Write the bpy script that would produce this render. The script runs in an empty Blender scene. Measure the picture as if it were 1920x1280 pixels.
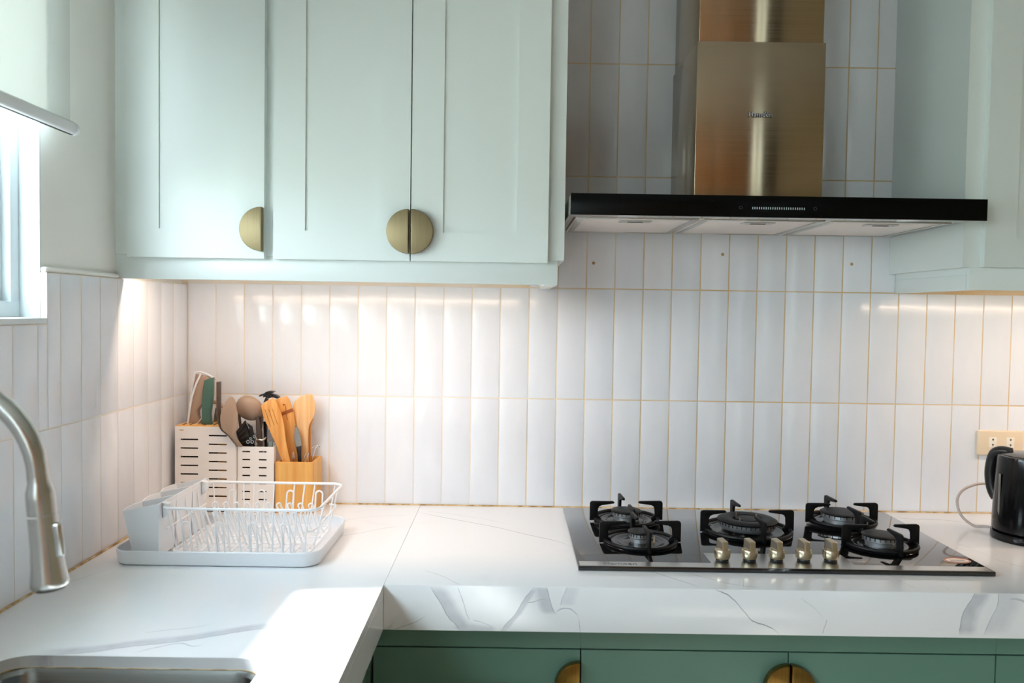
import bpy, bmesh, math, random
from mathutils import Vector, Matrix
random.seed(7)
SC = bpy.context.scene
COL = SC.collection
PI = math.pi

# ------------------------------------------------------------------ camera, world, lights, exposure
# metres; the worktop surface is z = 0, the tiled back wall is y = 0, the tiled left wall is x = 0
cam_d = bpy.data.cameras.new('camera'); cam = bpy.data.objects.new('camera', cam_d); COL.objects.link(cam)
SC.camera = cam
YAW, PITCH, ROLL = (0.002524, -0.036534, 0.015203)
fwd = Vector((math.sin(YAW)*math.cos(PITCH), math.cos(YAW)*math.cos(PITCH), math.sin(PITCH)))
rgt = Vector((math.cos(YAW), -math.sin(YAW), 0)); up = rgt.cross(fwd)
r2 = rgt*math.cos(ROLL) + up*math.sin(ROLL); u2 = up*math.cos(ROLL) - rgt*math.sin(ROLL)
M = Matrix((r2, u2, -fwd)).transposed().to_4x4(); M.translation = Vector((0.872382, -2.216614, 0.531545))
cam.matrix_world = M
cam_d.sensor_width = 36; cam_d.lens = 28.7756; cam_d.clip_start = .02
cam_d.dof.use_dof = True; cam_d.dof.focus_distance = 2.0; cam_d.dof.aperture_fstop = 5.0

SC.view_settings.view_transform = 'Standard'; SC.view_settings.look = 'None'
SC.view_settings.gamma = 1; SC.view_settings.use_curve_mapping = False
SC.view_settings.exposure = 0.62
SC.cycles.max_bounces = 10; SC.cycles.diffuse_bounces = 6; SC.cycles.glossy_bounces = 5
SC.cycles.transparent_max_bounces = 12; SC.cycles.caustics_reflective = False; SC.cycles.caustics_refractive = False
SC.cycles.use_denoising = True; SC.cycles.sample_clamp_indirect = 6

W = bpy.data.worlds.new('sky'); SC.world = W; W.use_nodes = True
wn = W.node_tree.nodes; wl = W.node_tree.links
bg = wn['Background']
tc = wn.new('ShaderNodeTexCoord'); sep = wn.new('ShaderNodeSeparateXYZ'); cr = wn.new('ShaderNodeValToRGB')
wl.new(tc.outputs['Generated'], sep.inputs[0]); wl.new(sep.outputs['Z'], cr.inputs[0])
cr.color_ramp.elements[0].position = 0.0; cr.color_ramp.elements[0].color = (.50, .56, .52, 1)
cr.color_ramp.elements[1].position = .12; cr.color_ramp.elements[1].color = (.82, .92, 1.0, 1)
e = cr.color_ramp.elements.new(.9); e.color = (.72, .87, 1.0, 1)
wl.new(cr.outputs[0], bg.inputs[0]); bg.inputs[1].default_value = 12.5

def lamp(name, kind, loc, energy, color=(1,1,1), **kw):
    d = bpy.data.lights.new(name, kind); o = bpy.data.objects.new(name, d); COL.objects.link(o)
    d.energy = energy; d.color = color; o.location = loc
    for k, v in kw.items():
        if k == 'aim': o.rotation_euler = Vector(v).to_track_quat('-Z', 'Y').to_euler()
        else: setattr(d, k, v)
    return o
sun = lamp('sun', 'SUN', (-3, -1, 4), 11.0, (1, .98, .95), aim=(.97, .06, -1), angle=math.radians(3.0))
# daylight portals sit in the window openings and only guide sky sampling
def portal(loc, aim, sx, sy):
    o = lamp('sky_portal', 'AREA', loc, 1, aim=aim); o.data.shape = 'RECTANGLE'; o.data.size = sx; o.data.size_y = sy
    o.data.cycles.is_portal = True
    return o
p_ = portal((-.13, -1.335, .93), (1, 0, 0), .84, 1.33)
p_.rotation_euler = Matrix(((0,0,-1),(0,1,0),(1,0,0))).to_euler()
p_.data.size, p_.data.size_y = .84, 1.33
p_ = portal((-.13, -3.2, .75), (1, 0, 0), 1, 1)
p_.rotation_euler = Matrix(((0,0,-1),(0,1,0),(1,0,0))).to_euler()
p_.data.size, p_.data.size_y = 1.0, 1.3
p_ = portal((2.68, -4.33, .55), (0, 1, 0), 1, 1)
p_.rotation_euler = (PI/2, 0, 0) ; p_.data.size, p_.data.size_y = .5, 2.1
p_.rotation_euler = Vector((0,1,0)).to_track_quat('-Z','Z').to_euler()

# ------------------------------------------------------------------ node helpers
def mat(name, color=(.8,.8,.8), rough=.5, metal=0, spec=.5, coat=0, **kw):
    m = bpy.data.materials.new(name); m.use_nodes = True
    b = m.node_tree.nodes['Principled BSDF']
    b.inputs['Base Color'].default_value = (*color, 1); b.inputs['Roughness'].default_value = rough
    b.inputs['Metallic'].default_value = metal; b.inputs['Specular IOR Level'].default_value = spec
    b.inputs['Coat Weight'].default_value = coat; b.inputs['Coat Roughness'].default_value = .06
    for k, v in kw.items(): b.inputs[k].default_value = v
    return m
class NT:
    def __init__(s, m): s.t = m.node_tree; s.b = s.t.nodes['Principled BSDF']
    def n(s, typ, ins=None, **kw):
        nd = s.t.nodes.new(typ)
        for k, v in kw.items(): setattr(nd, k, v)
        for k, v in (ins or {}).items(): s.put(nd.inputs[k], v)
        return nd
    def put(s, sock, v):
        if isinstance(v, bpy.types.NodeSocket): s.t.links.new(v, sock)
        else: sock.default_value = v
    def m(s, op, a, b=0.0, c=0.0, clamp=False):
        nd = s.t.nodes.new('ShaderNodeMath'); nd.operation = op; nd.use_clamp = clamp
        s.put(nd.inputs[0], a); s.put(nd.inputs[1], b); s.put(nd.inputs[2], c)
        return nd.outputs[0]
    def coord(s, scale=(1,1,1), kind='Object'):
        t = s.n('ShaderNodeTexCoord'); mp = s.n('ShaderNodeMapping', {'Vector': t.outputs[kind], 'Scale': scale})
        return mp.outputs[0]
    def noise(s, vec, scale=5, detail=3, rough=.5, dist=0):
        return s.n('ShaderNodeTexNoise', {'Vector': vec, 'Scale': scale, 'Detail': detail, 'Roughness': rough, 'Distortion': dist}).outputs['Fac']
    def ramp(s, fac, stops):
        r = s.n('ShaderNodeValToRGB', {'Fac': fac}); el = r.color_ramp.elements
        while len(el) < len(stops): el.new(.5)
        for e_, (p, c) in zip(el, stops):
            e_.position = p; e_.color = (*c, 1) if len(c) == 3 else c
        return r.outputs[0]
    def mix(s, fac, a, b):
        nd = s.n('ShaderNodeMix', data_type='RGBA')
        s.put(nd.inputs[0], fac); s.put(nd.inputs[6], a if isinstance(a, bpy.types.NodeSocket) else (*a, 1)); s.put(nd.inputs[7], b if isinstance(b, bpy.types.NodeSocket) else (*b, 1))
        return nd.outputs[2]
    def bump(s, h, strength=.2, dist=.001):
        nd = s.n('ShaderNodeBump', {'Height': h, 'Strength': strength, 'Distance': dist}); s.put(s.b.inputs['Normal'], nd.outputs[0])

def painted(name, col, rough=.35, var=.03, bump=.08, spec=.5):
    m = mat(name, col, rough, spec=spec); t = NT(m); v = t.coord()
    f = t.noise(v, 3, 2)
    t.put(t.b.inputs['Base Color'], t.ramp(f, [(.3, tuple(c*(1-var) for c in col)), (.7, tuple(min(1, c*(1+var)) for c in col))]))
    t.bump(t.noise(v, 260, 2), bump, .0004)
    return m
def brushed(name, col, rough, axis_scale, aniso=.8, rot=0.0, var=.12):
    m = mat(name, col, rough, 1.0); t = NT(m); v = t.coord(axis_scale)
    f = t.noise(v, 1, 3, .6)
    t.put(t.b.inputs['Base Color'], t.ramp(f, [(.3, tuple(c*(1-var) for c in col)), (.7, col)]))
    t.put(t.b.inputs['Roughness'], t.m('MULTIPLY_ADD', f, .12, rough-.06))
    t.b.inputs['Anisotropic'].default_value = aniso; t.b.inputs['Anisotropic Rotation'].default_value = rot
    return m
def bamboo(name, c0, c1, axis=(60, 60, 3)):
    m = mat(name, c0, .42); t = NT(m); v = t.coord(axis)
    f = t.noise(v, 1, 4, .6, .3); g = t.noise(t.coord((90, 90, .5)), 1, 0)
    f = t.m('ADD', t.m('MULTIPLY', f, .65), t.m('MULTIPLY', g, .35))
    t.put(t.b.inputs['Base Color'], t.ramp(f, [(.32, c0), (.66, c1)])); t.bump(f, .15, .0005)
    return m

def lin(r, g, b):
    f = lambda c: (c/255/12.92) if c/255 <= .04045 else ((c/255+.055)/1.055)**2.4
    return (f(r), f(g), f(b))

M_TILE = mat('glazed_tile', lin(232,233,238), .17, coat=.15)
t = NT(M_TILE); v = t.coord((1, 1, .35)); oi = t.n('ShaderNodeObjectInfo')
off = t.n('ShaderNodeVectorMath', {0: v, 1: oi.outputs['Location']}, operation='ADD').outputs[0]
off2 = t.n('ShaderNodeVectorMath', {0: off, 1: (0, 0, 0)}, operation='ADD'); t.put(off2.inputs[1], oi.outputs['Random'])
nz = t.noise(off2.outputs[0], 26, 3, .5, .4); nf = t.noise(off2.outputs[0], 140, 2)
t.put(t.b.inputs['Base Color'], t.ramp(t.m('ADD', t.m('MULTIPLY', nz, .6), t.m('MULTIPLY', oi.outputs['Random'], .4)), [(.2, lin(228,232,240)), (.8, lin(238,240,246))]))
t.bump(t.m('ADD', nz, t.m('MULTIPLY', nf, .12)), .16, .0020)
M_GROUT = mat('tile_grout', (.7,.6,.45), .85); t = NT(M_GROUT); v = t.coord()
f = t.noise(v, 9, 3); sx = t.n('ShaderNodeSeparateXYZ', {0: v}); st = t.m('MULTIPLY', t.m('SUBTRACT', sx.outputs[0], .75), 1.6, clamp=True)
f2 = t.m('ADD', t.m('MULTIPLY', f, .6), t.m('MULTIPLY', st, .45))
t.put(t.b.inputs['Base Color'], t.ramp(f2, [(.25, lin(232,224,216)), (.5, lin(232,215,190)), (.8, lin(214,186,144))]))
M_CAULK = mat('corner_caulk', lin(205,170,110), .7); t = NT(M_CAULK)
t.put(t.b.inputs['Base Color'], t.ramp(t.noise(t.coord(), 30, 3), [(.38, lin(150,115,60)), (.52, lin(214,182,128)), (.7, lin(232,214,186))]))
M_WALL = painted('wall_paint', lin(240,240,236), .6)
M_CEIL = painted('ceiling_paint', lin(225,224,218), .8)
M_MINT = painted('mint_lacquer', lin(220,228,226), .33, .012)
M_GREEN = painted('sage_lacquer', lin(94,132,117), .34, .05, .14)
M_BLACKGAP = mat('dark_gap', (.012,.016,.013), .8)
M_BRASS = brushed('brushed_brass', lin(158,143,112), .55, (900, 900, 6), .5, 0, .22)
M_BRASSD = brushed('darker_brass', lin(150,120,62), .30, (900, 900, 6), .5, 0, .25)  # darker, yellower brass for the base cabinet pulls
M_STEEL = brushed('brushed_steel', lin(190,174,150), .20, (3, 3, 700), 1.0, .25, .10)
M_STEELP = mat('satin_steel', lin(205,204,200), .27, 1)
M_MIRROR = mat('polished_steel', lin(205,202,196), .08, 1)
M_CHROME = mat('chrome', lin(215,215,215), .12, 1)
M_GLASSB = mat('black_glass', (.004,.0045,.005), .04, spec=.6, coat=.6)
M_HOODG = mat('hood_black_glass', (.0015,.002,.002), .25, spec=.12)
M_IRON = mat('black_cast_iron', (.0035,.0038,.0042), .45, spec=.25)
M_ENAMEL = mat('black_enamel', (.005,.005,.006), .16, spec=.45)
M_ALU = mat('burner_aluminium', lin(185,188,192), .38, .85)
M_CHAMP = mat('champagne_metal', lin(196,184,160), .32, 1)
M_FILTER = mat('aluminium_filter', lin(236,226,220), .45, .15)
M_WPLAST = painted('white_plastic', lin(232,235,240), .35, .01, .02)
M_WWIRE = mat('white_coated_wire', lin(238,239,242), .35)
M_WMETAL = painted('white_powder_coat', lin(236,231,228), .4, .01, .05)
M_BAMB = bamboo('bamboo', lin(214,150,72), lin(236,184,108))
M_BAMB2 = bamboo('bamboo_utensil', lin(206,134,62), lin(236,176,102), (120, 120, 9))
M_BAMB3 = bamboo('pale_bamboo', lin(224,164,100), lin(242,200,148), (120, 120, 8))
M_BURNT = mat('scorched_bamboo', lin(158,88,40), .5)
M_BROWN = painted('brown_nylon', lin(165,138,118), .45, .06, .05)
M_DARKBR = painted('dark_brown_nylon', lin(84,68,60), .4, .1, .05)
M_BLACKP = mat('black_plastic', (.012,.012,.013), .3)
M_DGREEN = painted('green_knife_plastic', lin(70,104,92), .4, .18, .1)
M_KETTLE = mat('glossy_black_plastic', (.003,.003,.0035), .14, spec=.3)
M_CORD = mat('grey_cord', lin(185,172,166), .5)
M_OUTLET = mat('cream_plastic', lin(232,212,184), .4)
M_OUTIN = mat('ivory_plastic', lin(242,234,220), .35)
M_HOLE = mat('dark_slot', (.02,.014,.01), .8)
M_PLUG = mat('tan_wall_plug', lin(184,150,104), .7)
M_WFRAME = painted('white_window_frame', lin(214,222,226), .35, .02)
M_FLOOR = mat('floor_tile', lin(222,214,204), .35)
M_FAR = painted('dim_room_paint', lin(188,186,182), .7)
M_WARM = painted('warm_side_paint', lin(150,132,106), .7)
M_DOORD = bamboo('dark_door_wood', lin(60,44,28), lin(84,64,42), (14, 14, 1.2))
M_DOORW = bamboo('brown_door_wood', lin(134,84,42), lin(172,112,60), (14, 14, 1.2))
M_STICK = mat('paper_label', lin(240,232,222), .5); M_STICKR = mat('orange_print', lin(205,110,80), .5)
M_LED = mat('led_lens', (1,.9,.8), .5); M_LED.node_tree.nodes['Principled BSDF'].inputs['Emission Color'].default_value = (1,.74,.54,1); M_LED.node_tree.nodes['Principled BSDF'].inputs['Emission Strength'].default_value = 1.5
M_TICK = mat('display_mark', (.25,.3,.32), .5); M_TICK.node_tree.nodes['Principled BSDF'].inputs['Emission Color'].default_value = (.55,.66,.7,1); M_TICK.node_tree.nodes['Principled BSDF'].inputs['Emission Strength'].default_value = .12
M_TICK2 = mat('dim_display_mark', (.03,.04,.045), .5)
# thin window glass: lets light straight through, reflects a little
M_PANE = bpy.data.materials.new('window_glass'); M_PANE.use_nodes = True
_n = M_PANE.node_tree; _n.nodes.clear()
o_ = _n.nodes.new('ShaderNodeOutputMaterial'); mx = _n.nodes.new('ShaderNodeMixShader'); tr = _n.nodes.new('ShaderNodeBsdfTransparent'); gl = _n.nodes.new('ShaderNodeBsdfGlossy')
tr.inputs[0].default_value = (.95,.98,.98,1); gl.inputs['Roughness'].default_value = .02; mx.inputs[0].default_value = .06
_n.links.new(tr.outputs[0], mx.inputs[1]); _n.links.new(gl.outputs[0], mx.inputs[2]); _n.links.new(mx.outputs[0], o_.inputs[0])
# translucent roller blind cloth
M_BLIND = bpy.data.materials.new('blind_cloth'); M_BLIND.use_nodes = True
_n = M_BLIND.node_tree; _n.nodes.clear()
o_ = _n.nodes.new('ShaderNodeOutputMaterial'); mx = _n.nodes.new('ShaderNodeMixShader'); tr = _n.nodes.new('ShaderNodeBsdfTranslucent'); df = _n.nodes.new('ShaderNodeBsdfDiffuse')
wv = _n.nodes.new('ShaderNodeTexNoise'); wv.inputs['Scale'].default_value = 900; bp_ = _n.nodes.new('ShaderNodeBump'); bp_.inputs['Strength'].default_value = .1
_n.links.new(wv.outputs['Fac'], bp_.inputs['Height']); _n.links.new(bp_.outputs[0], df.inputs['Normal'])
tr.inputs[0].default_value = (*lin(214,216,212), 1); df.inputs[0].default_value = (*lin(224,226,224), 1); mx.inputs[0].default_value = .3
_n.links.new(df.outputs[0], mx.inputs[1]); _n.links.new(tr.outputs[0], mx.inputs[2]); _n.links.new(mx.outputs[0], o_.inputs[0])

# marble: every vein is a hand-drawn line v(u) with grain; u and v are two of the slab's own axes
def marble(name, veins, base=lin(238,238,240)):
    m = mat(name, base, .14, coat=.15); t = NT(m); tcn = t.n('ShaderNodeTexCoord'); s = t.n('ShaderNodeSeparateXYZ', {0: tcn.outputs['Object']})
    ax = {'x': s.outputs[0], 'y': s.outputs[1], 'z': s.outputs[2]}
    wob = t.m('SUBTRACT', t.noise(tcn.outputs['Object'], 55, 3, .6), .5)
    cl = t.noise(tcn.outputs['Object'], 26, 4, .6)
    tot = None
    for (ua, va, pts, w, strength, fill, wb) in veins:
        pts = sorted(pts); u0, u1 = pts[0][0], pts[-1][0]; vs = [p[1] for p in pts]; v0, v1 = min(vs)-1e-4, max(vs)+1e-4
        tt = t.m('DIVIDE', t.m('SUBTRACT', ax[ua], u0), u1-u0)
        fc = t.n('ShaderNodeFloatCurve', {'Value': tt}); c = fc.mapping.curves[0]
        for i, (u, vv) in enumerate(pts):
            x_, y_ = (u-u0)/(u1-u0), (vv-v0)/(v1-v0)
            if i == 0: c.points[0].location = (x_, y_)
            elif i == len(pts)-1: c.points[len(c.points)-1].location = (1, y_)
            else: c.points.new(x_, y_)
        fc.mapping.update()
        cv = t.m('MULTIPLY_ADD', fc.outputs[0], v1-v0, v0)
        d = t.m('ADD', t.m('SUBTRACT', ax[va], cv), t.m('MULTIPLY', wob, wb))
        ends = t.m('MULTIPLY', t.m('MULTIPLY', t.m('SUBTRACT', tt, -.01), 7, clamp=True), t.m('MULTIPLY', t.m('SUBTRACT', 1.01, tt), 7, clamp=True))
        k = t.m('SUBTRACT', 1.0, t.m('DIVIDE', t.m('ABSOLUTE', d), w), clamp=True)
        k = t.m('MULTIPLY', k, strength)
        if fill:
            fw, fs = fill
            q = t.m('DIVIDE', d, fw)
            inside = t.m('MULTIPLY', t.m('GREATER_THAN', q, 0.0), t.m('MULTIPLY', t.m('SUBTRACT', 1.0, q), 2.2, clamp=True))
            k = t.m('MAXIMUM', k, t.m('MULTIPLY', t.m('MULTIPLY', inside, fs), t.m('MULTIPLY_ADD', cl, 1.1, .35)))
        k = t.m('MULTIPLY', k, ends)
        tot = k if tot is None else t.m('MAXIMUM', tot, k)
    soft = t.m('MULTIPLY', t.m('SUBTRACT', t.noise(tcn.outputs['Object'], 5, 3, .5, 1.2), .62), .35, clamp=True)
    tot = t.m('ADD', tot, soft, clamp=True)
    t.put(t.b.inputs['Base Color'], t.mix(tot, base, lin(112,114,134)))
    return m
TL = lambda pts, w=.0016, s=.5, fill=None, wb=.006: ('x','y', pts, w*1.5, min(1, s*1.6), fill, wb)
M_MARL = marble('marble_left', [
    TL([(0.1521, -0.9943),(0.2224, -0.9822),(0.2908, -0.9539),(0.3498, -0.9353),(0.3999, -0.91),(0.4519, -0.8836),(0.4922, -0.8707)], .0016, .45, (.030,.38)),
    TL([(0.3026, -0.9795),(0.3327, -0.9545),(0.3607, -0.9411),(0.3853, -0.9506),(0.3995, -0.9208)], .0014, .4),
    TL([(0.2838, -0.901),(0.321, -0.8862),(0.3487, -0.8783),(0.3804, -0.8562)], .0012, .28),
    TL([(0.5483, -0.838),(0.5712, -0.805),(0.5892, -0.7786),(0.6185, -0.7287),(0.6354, -0.6995)], .0014, .35),
    TL([(0.5555, -0.8684),(0.5929, -0.8853),(0.6317, -0.895)], .0014, .3),
    TL([(0.4028, -0.3873),(0.4628, -0.3319),(0.5282, -0.2824),(0.5727, -0.2415),(0.6191, -0.2191)], .0016, .3),
    TL([(0.4133, -0.2255),(0.4678, -0.171),(0.5281, -0.1299),(0.622, -0.1134)], .0014, .2),
    TL([(0.0322, -0.659),(0.0532, -0.6198),(0.0739, -0.5648)], .002, .22)])
M_MARR = marble('marble_right', [
    TL([(0.6361, -0.0787),(0.7348, -0.1451),(0.8449, -0.2166),(0.9162, -0.2757),(0.9953, -0.3397),(1.0301, -0.3975)], .0018, .42),
    TL([(0.6586, -0.0658),(0.7741, -0.1156),(0.8844, -0.1942)], .0014, .2),
    TL([(0.7037, -0.5602),(0.7448, -0.5955),(0.7683, -0.6269),(0.7886, -0.6511)], .0016, .25),
    TL([(1.1405, -0.5226),(1.1728, -0.5492),(1.2105, -0.5914),(1.2502, -0.6375)], .0014, .5),
    TL([(1.2257, -0.5434),(1.2782, -0.5818),(1.3199, -0.6188),(1.3739, -0.6353)], .0014, .4),
    TL([(1.6507, -0.5063),(1.6643, -0.5546),(1.6706, -0.594),(1.6787, -0.6316)], .0016, .65),
    TL([(1.7301, -0.5169),(1.7428, -0.5578),(1.7425, -0.6258)], .0012, .3),
    TL([(1.8873, -0.0393),(1.9294, -0.0709),(2.0108, -0.0773),(2.0746, -0.1118),(2.1173, -0.1359)], .0022, .35),
    TL([(1.9374, -0.3135),(1.9289, -0.3819),(1.9568, -0.4284),(1.9869, -0.4836),(2.0364, -0.5207)], .0018, .42),
    TL([(1.9075, -0.3453),(1.9512, -0.3766),(1.9618, -0.4398)], .0012, .2)])
AZ = lambda pts, w=.0009, s=.6, fill=None, wb=.006: ('z','x', pts, w*1.3, min(1, s*1.5), fill, wb)
AX = lambda pts, w=.0009, s=.6, fill=None, wb=.006: ('x','z', pts, w*1.3, min(1, s*1.4), fill, wb)
M_MARA = marble('marble_apron', [
    AZ([(-0.0013, 0.7245),(-0.0376, 0.7477),(-0.0635, 0.7625),(-0.078, 0.7771),(-0.0925, 0.7877)], .0011, .6, (.034,.34)),
    AX([(0.771, -0.0823),(0.8073, -0.087),(0.8539, -0.0916)], .0008, .35, (.016,.28)),
    AZ([(-0.0005, 0.7782),(-0.0255, 0.7868),(-0.0505, 0.7954),(-0.0713, 0.8019)], .0008, .4),
    AX([(0.807, -0.0671),(0.8277, -0.071),(0.8496, -0.0832)], .0007, .4),
    AZ([(0.0017, 0.9279),(-0.03, 0.9047),(-0.0512, 0.8926),(-0.0724, 0.8743),(-0.0915, 0.8601)], .0011, .5, (.014,.36)),
    AX([(0.9088, -0.031),(0.9253, -0.0297),(0.9418, -0.0253),(0.9563, -0.0251)], .0008, .5),
    AZ([(0.002, 0.9496),(-0.0188, 0.9562),(-0.0418, 0.9628),(-0.0542, 0.9692)], .0010, .5, (-.030,.34)),
    AX([(0.9681, -0.0543),(0.9793, -0.0436),(0.9917, -0.0413),(1.0063, -0.0495),(1.0148, -0.062)], .0010, .55),
    AZ([(0.0026, 0.9909),(-0.0206, 0.982),(-0.0374, 0.9772)], .0008, .4, (.03,.18)),
    AZ([(-0.062, 1.0148),(-0.0745, 1.0161),(-0.0892, 1.0174)], .0007, .4),
    AX([(0.6521, -0.0882),(0.6779, -0.0794),(0.7036, -0.0696),(0.719, -0.0579)], .0007, .45),
    AX([(1.2752, 0.0004),(1.314, -0.0199),(1.3343, -0.0427),(1.3555, -0.0633),(1.3732, -0.0673),(1.4027, -0.0857)], .0012, .95),
    AX([(1.4422, -0.0139),(1.4548, -0.0221),(1.4739, -0.0365),(1.49, -0.0572)], .0007, .25),
    AZ([(-0.055, 1.4952),(-0.0698, 1.4914),(-0.0845, 1.4877)], .0007, .5),
    AZ([(0.0078, 1.7852),(-0.0154, 1.7736),(-0.0407, 1.76),(-0.0639, 1.7546),(-0.0849, 1.7554)], .0012, .55, (.036,.42)),
    AZ([(0.0084, 1.8266),(-0.0146, 1.8265),(-0.0504, 1.8143),(-0.0842, 1.7989)], .0010, .42, (.05,.22)),
    AX([(1.8461, -0.0122),(1.8615, -0.0099),(1.8827, -0.0222)], .0030, .35)])
M_MARP = marble('marble_left_apron', [('y','z', [(-1.0,-.06),(-.85,-.02),(-.7,-.05)], .001, .3, None, .004)])

# ------------------------------------------------------------------ mesh helpers
class MB:
    def __init__(s): s.bm = bmesh.new()
    def box(s, x0, x1, y0, y1, z0, z1, bev=0, seg=2):
        r = bmesh.ops.create_cube(s.bm, size=1)['verts']
        for v in r: v.co = Vector(((x0+x1)/2 + v.co.x*(x1-x0), (y0+y1)/2 + v.co.y*(y1-y0), (z0+z1)/2 + v.co.z*(z1-z0)))
        if bev:
            es = list({e for v in r for e in v.link_edges})
            bmesh.ops.bevel(s.bm, geom=es, offset=bev, segments=seg, profile=.5, affect='EDGES')
        return s
    def prism(s, pts, c0, c1, plane='xz', bev=0, seg=2, lean=None):
        # a closed outline pulled from c0 to c1 along the axis that is left over
        def P(a, b, c):
            return {'xz': (a, c, b), 'xy': (a, b, c), 'yz': (c, a, b)}[plane]
        n = len(pts)
        A = [s.bm.verts.new(P(a, b, c0)) for a, b in pts]; B = [s.bm.verts.new(P(a, b, c1)) for a, b in pts]
        fs = [s.bm.faces.new(A), s.bm.faces.new(B[::-1])]
        for i in range(n): fs.append(s.bm.faces.new((A[i], B[i], B[(i+1) % n], A[(i+1) % n])))
        bmesh.ops.recalc_face_normals(s.bm, faces=fs)
        if bev:
            es = list({e for f in fs[:2] for e in f.edges})
            bmesh.ops.bevel(s.bm, geom=es, offset=bev, segments=seg, profile=.5, affect='EDGES')
        return s
    def tube(s, pts, r, seg=8, closed=False, caps=True):
        pts = [Vector(p) for p in pts]; n = len(pts); R = r if isinstance(r, (list, tuple)) else [r]*n
        rings = []; prev = None
        for i, p in enumerate(pts):
            a = pts[(i-1) % n] if (closed or i > 0) else p; b = pts[(i+1) % n] if (closed or i < n-1) else p
            tdir = (b-a).normalized()
            if prev is None:
                ref = Vector((0,0,1)) if abs(tdir.z) < .9 else Vector((0,1,0)); nx = tdir.cross(ref).normalized()
            else: nx = (prev - tdir*prev.dot(tdir)).normalized()
            prev = nx; ny = tdir.cross(nx)
            rings.append([s.bm.verts.new(p + (nx*math.cos(2*PI*k/seg) + ny*math.sin(2*PI*k/seg))*R[i]) for k in range(seg)])
        fs = []
        for i in range(n if closed else n-1):
            a, b = rings[i], rings[(i+1) % n]
            sh = 0
            if closed and i == n-1:
                sh = min(range(seg), key=lambda q: (a[0].co-b[q].co).length)
            for k in range(seg): fs.append(s.bm.faces.new((a[k], a[(k+1) % seg], b[(k+1+sh) % seg], b[(k+sh) % seg])))
        if caps and not closed: fs += [s.bm.faces.new(rings[0][::-1]), s.bm.faces.new(rings[-1])]
        bmesh.ops.recalc_face_normals(s.bm, faces=fs)
        return s
    def lathe(s, prof, c=(0,0,0), seg=32, axis='z', closed=False):
        # prof: (radius, height) pairs around the axis through c
        rings = []; c = Vector(c)
        def P(rad, h, a):
            x, y = rad*math.cos(a), rad*math.sin(a)
            return c + Vector({'z': (x, y, h), 'y': (x, h, y), 'x': (h, x, y)}[axis])
        for rad, h in prof:
            if rad < 1e-6: rings.append([s.bm.verts.new(P(0, h, 0))])
            else: rings.append([s.bm.verts.new(P(rad, h, 2*PI*k/seg)) for k in range(seg)])
        pairs = list(zip(rings, rings[1:])) + ([(rings[-1], rings[0])] if closed else [])
        fs = []
        for a, b in pairs:
            for k in range(seg):
                va = [a[0]] if len(a) == 1 else [a[k], a[(k+1) % seg]]; vb = [b[0]] if len(b) == 1 else [b[(k+1) % seg], b[k]]
                if len(va)+len(vb) > 2: fs.append(s.bm.faces.new(va+vb))
        bmesh.ops.recalc_face_normals(s.bm, faces=fs)
        return s
    def xf(s, M): s.bm.transform(M); return s
    def each(s, f):
        for v in s.bm.verts: v.co = Vector(f(v.co))
        return s
def link(o, parent=None):
    COL.objects.link(o)
    if parent is not None: o.parent = parent
    return o
def obj(name, mb, m, parent=None, smooth=35, loc=None, **props):
    me = bpy.data.meshes.new(name); bm = mb.bm if isinstance(mb, MB) else mb
    bm.to_mesh(me); bm.free()
    if smooth:
        for p in me.polygons: p.use_smooth = True
        me.set_sharp_from_angle(angle=math.radians(smooth))
    me.materials.append(m)
    o = bpy.data.objects.new(name, me); link(o, parent)
    if loc: o.location = loc
    for k, v in props.items(): o[k] = v
    return o
def thing(name, label, cat, loc=(0,0,0), group=None, rotz=0):
    o = bpy.data.objects.new(name, None); o.empty_display_size = .05; COL.objects.link(o)
    o.location = loc; o.rotation_euler = (0, 0, rotz)
    return tag(o, label, cat, group)
def tag(o, label, cat, group=None):
    o['label'] = label; o['category'] = cat
    if group: o['group'] = group
    return o
def copy(o, parent, loc=None):
    c = o.copy(); COL.objects.link(c); c.parent = parent
    if loc: c.location = loc
    for ch in o.children: copy(ch, c)
    return c
def struct(name, mb, m, smooth=35, **k):
    o = obj(name, mb, m, None, smooth, **k); o['kind'] = 'structure'; return o
def boolean(o, cutter_mb, op='DIFFERENCE'):
    me = bpy.data.meshes.new('c'); cutter_mb.bm.to_mesh(me); cutter_mb.bm.free()
    c = bpy.data.objects.new('c', me); COL.objects.link(c)
    md = o.modifiers.new('b', 'BOOLEAN'); md.object = c; md.operation = op; md.solver = 'EXACT'
    dg = bpy.context.evaluated_depsgraph_get(); dg.update()
    new = bpy.data.meshes.new_from_object(o.evaluated_get(dg)); o.modifiers.clear(); old = o.data; o.data = new; new.name = old.name
    bpy.data.objects.remove(c); bpy.data.meshes.remove(me)
    for p in new.polygons: p.use_smooth = True
    new.set_sharp_from_angle(angle=math.radians(30))
    return o
def text(name, body, size, thick, m, parent, loc, rot, xs=1.0, bold=0.0):
    cu = bpy.data.curves.new(name, 'FONT'); cu.body = body; cu.size = size; cu.extrude = thick; cu.offset = bold
    cu.align_x = 'CENTER'; cu.resolution_u = 3
    o = bpy.data.objects.new(name, cu); COL.objects.link(o)
    dg = bpy.context.evaluated_depsgraph_get(); me = bpy.data.meshes.new_from_object(o.evaluated_get(dg))
    bpy.data.objects.remove(o); me.materials.clear(); me.materials.append(m); me.name = name
    t_ = bpy.data.objects.new(name, me); link(t_, parent); t_.location = loc; t_.rotation_euler = rot; t_.scale = (xs, 1, 1)
    return t_
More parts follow.
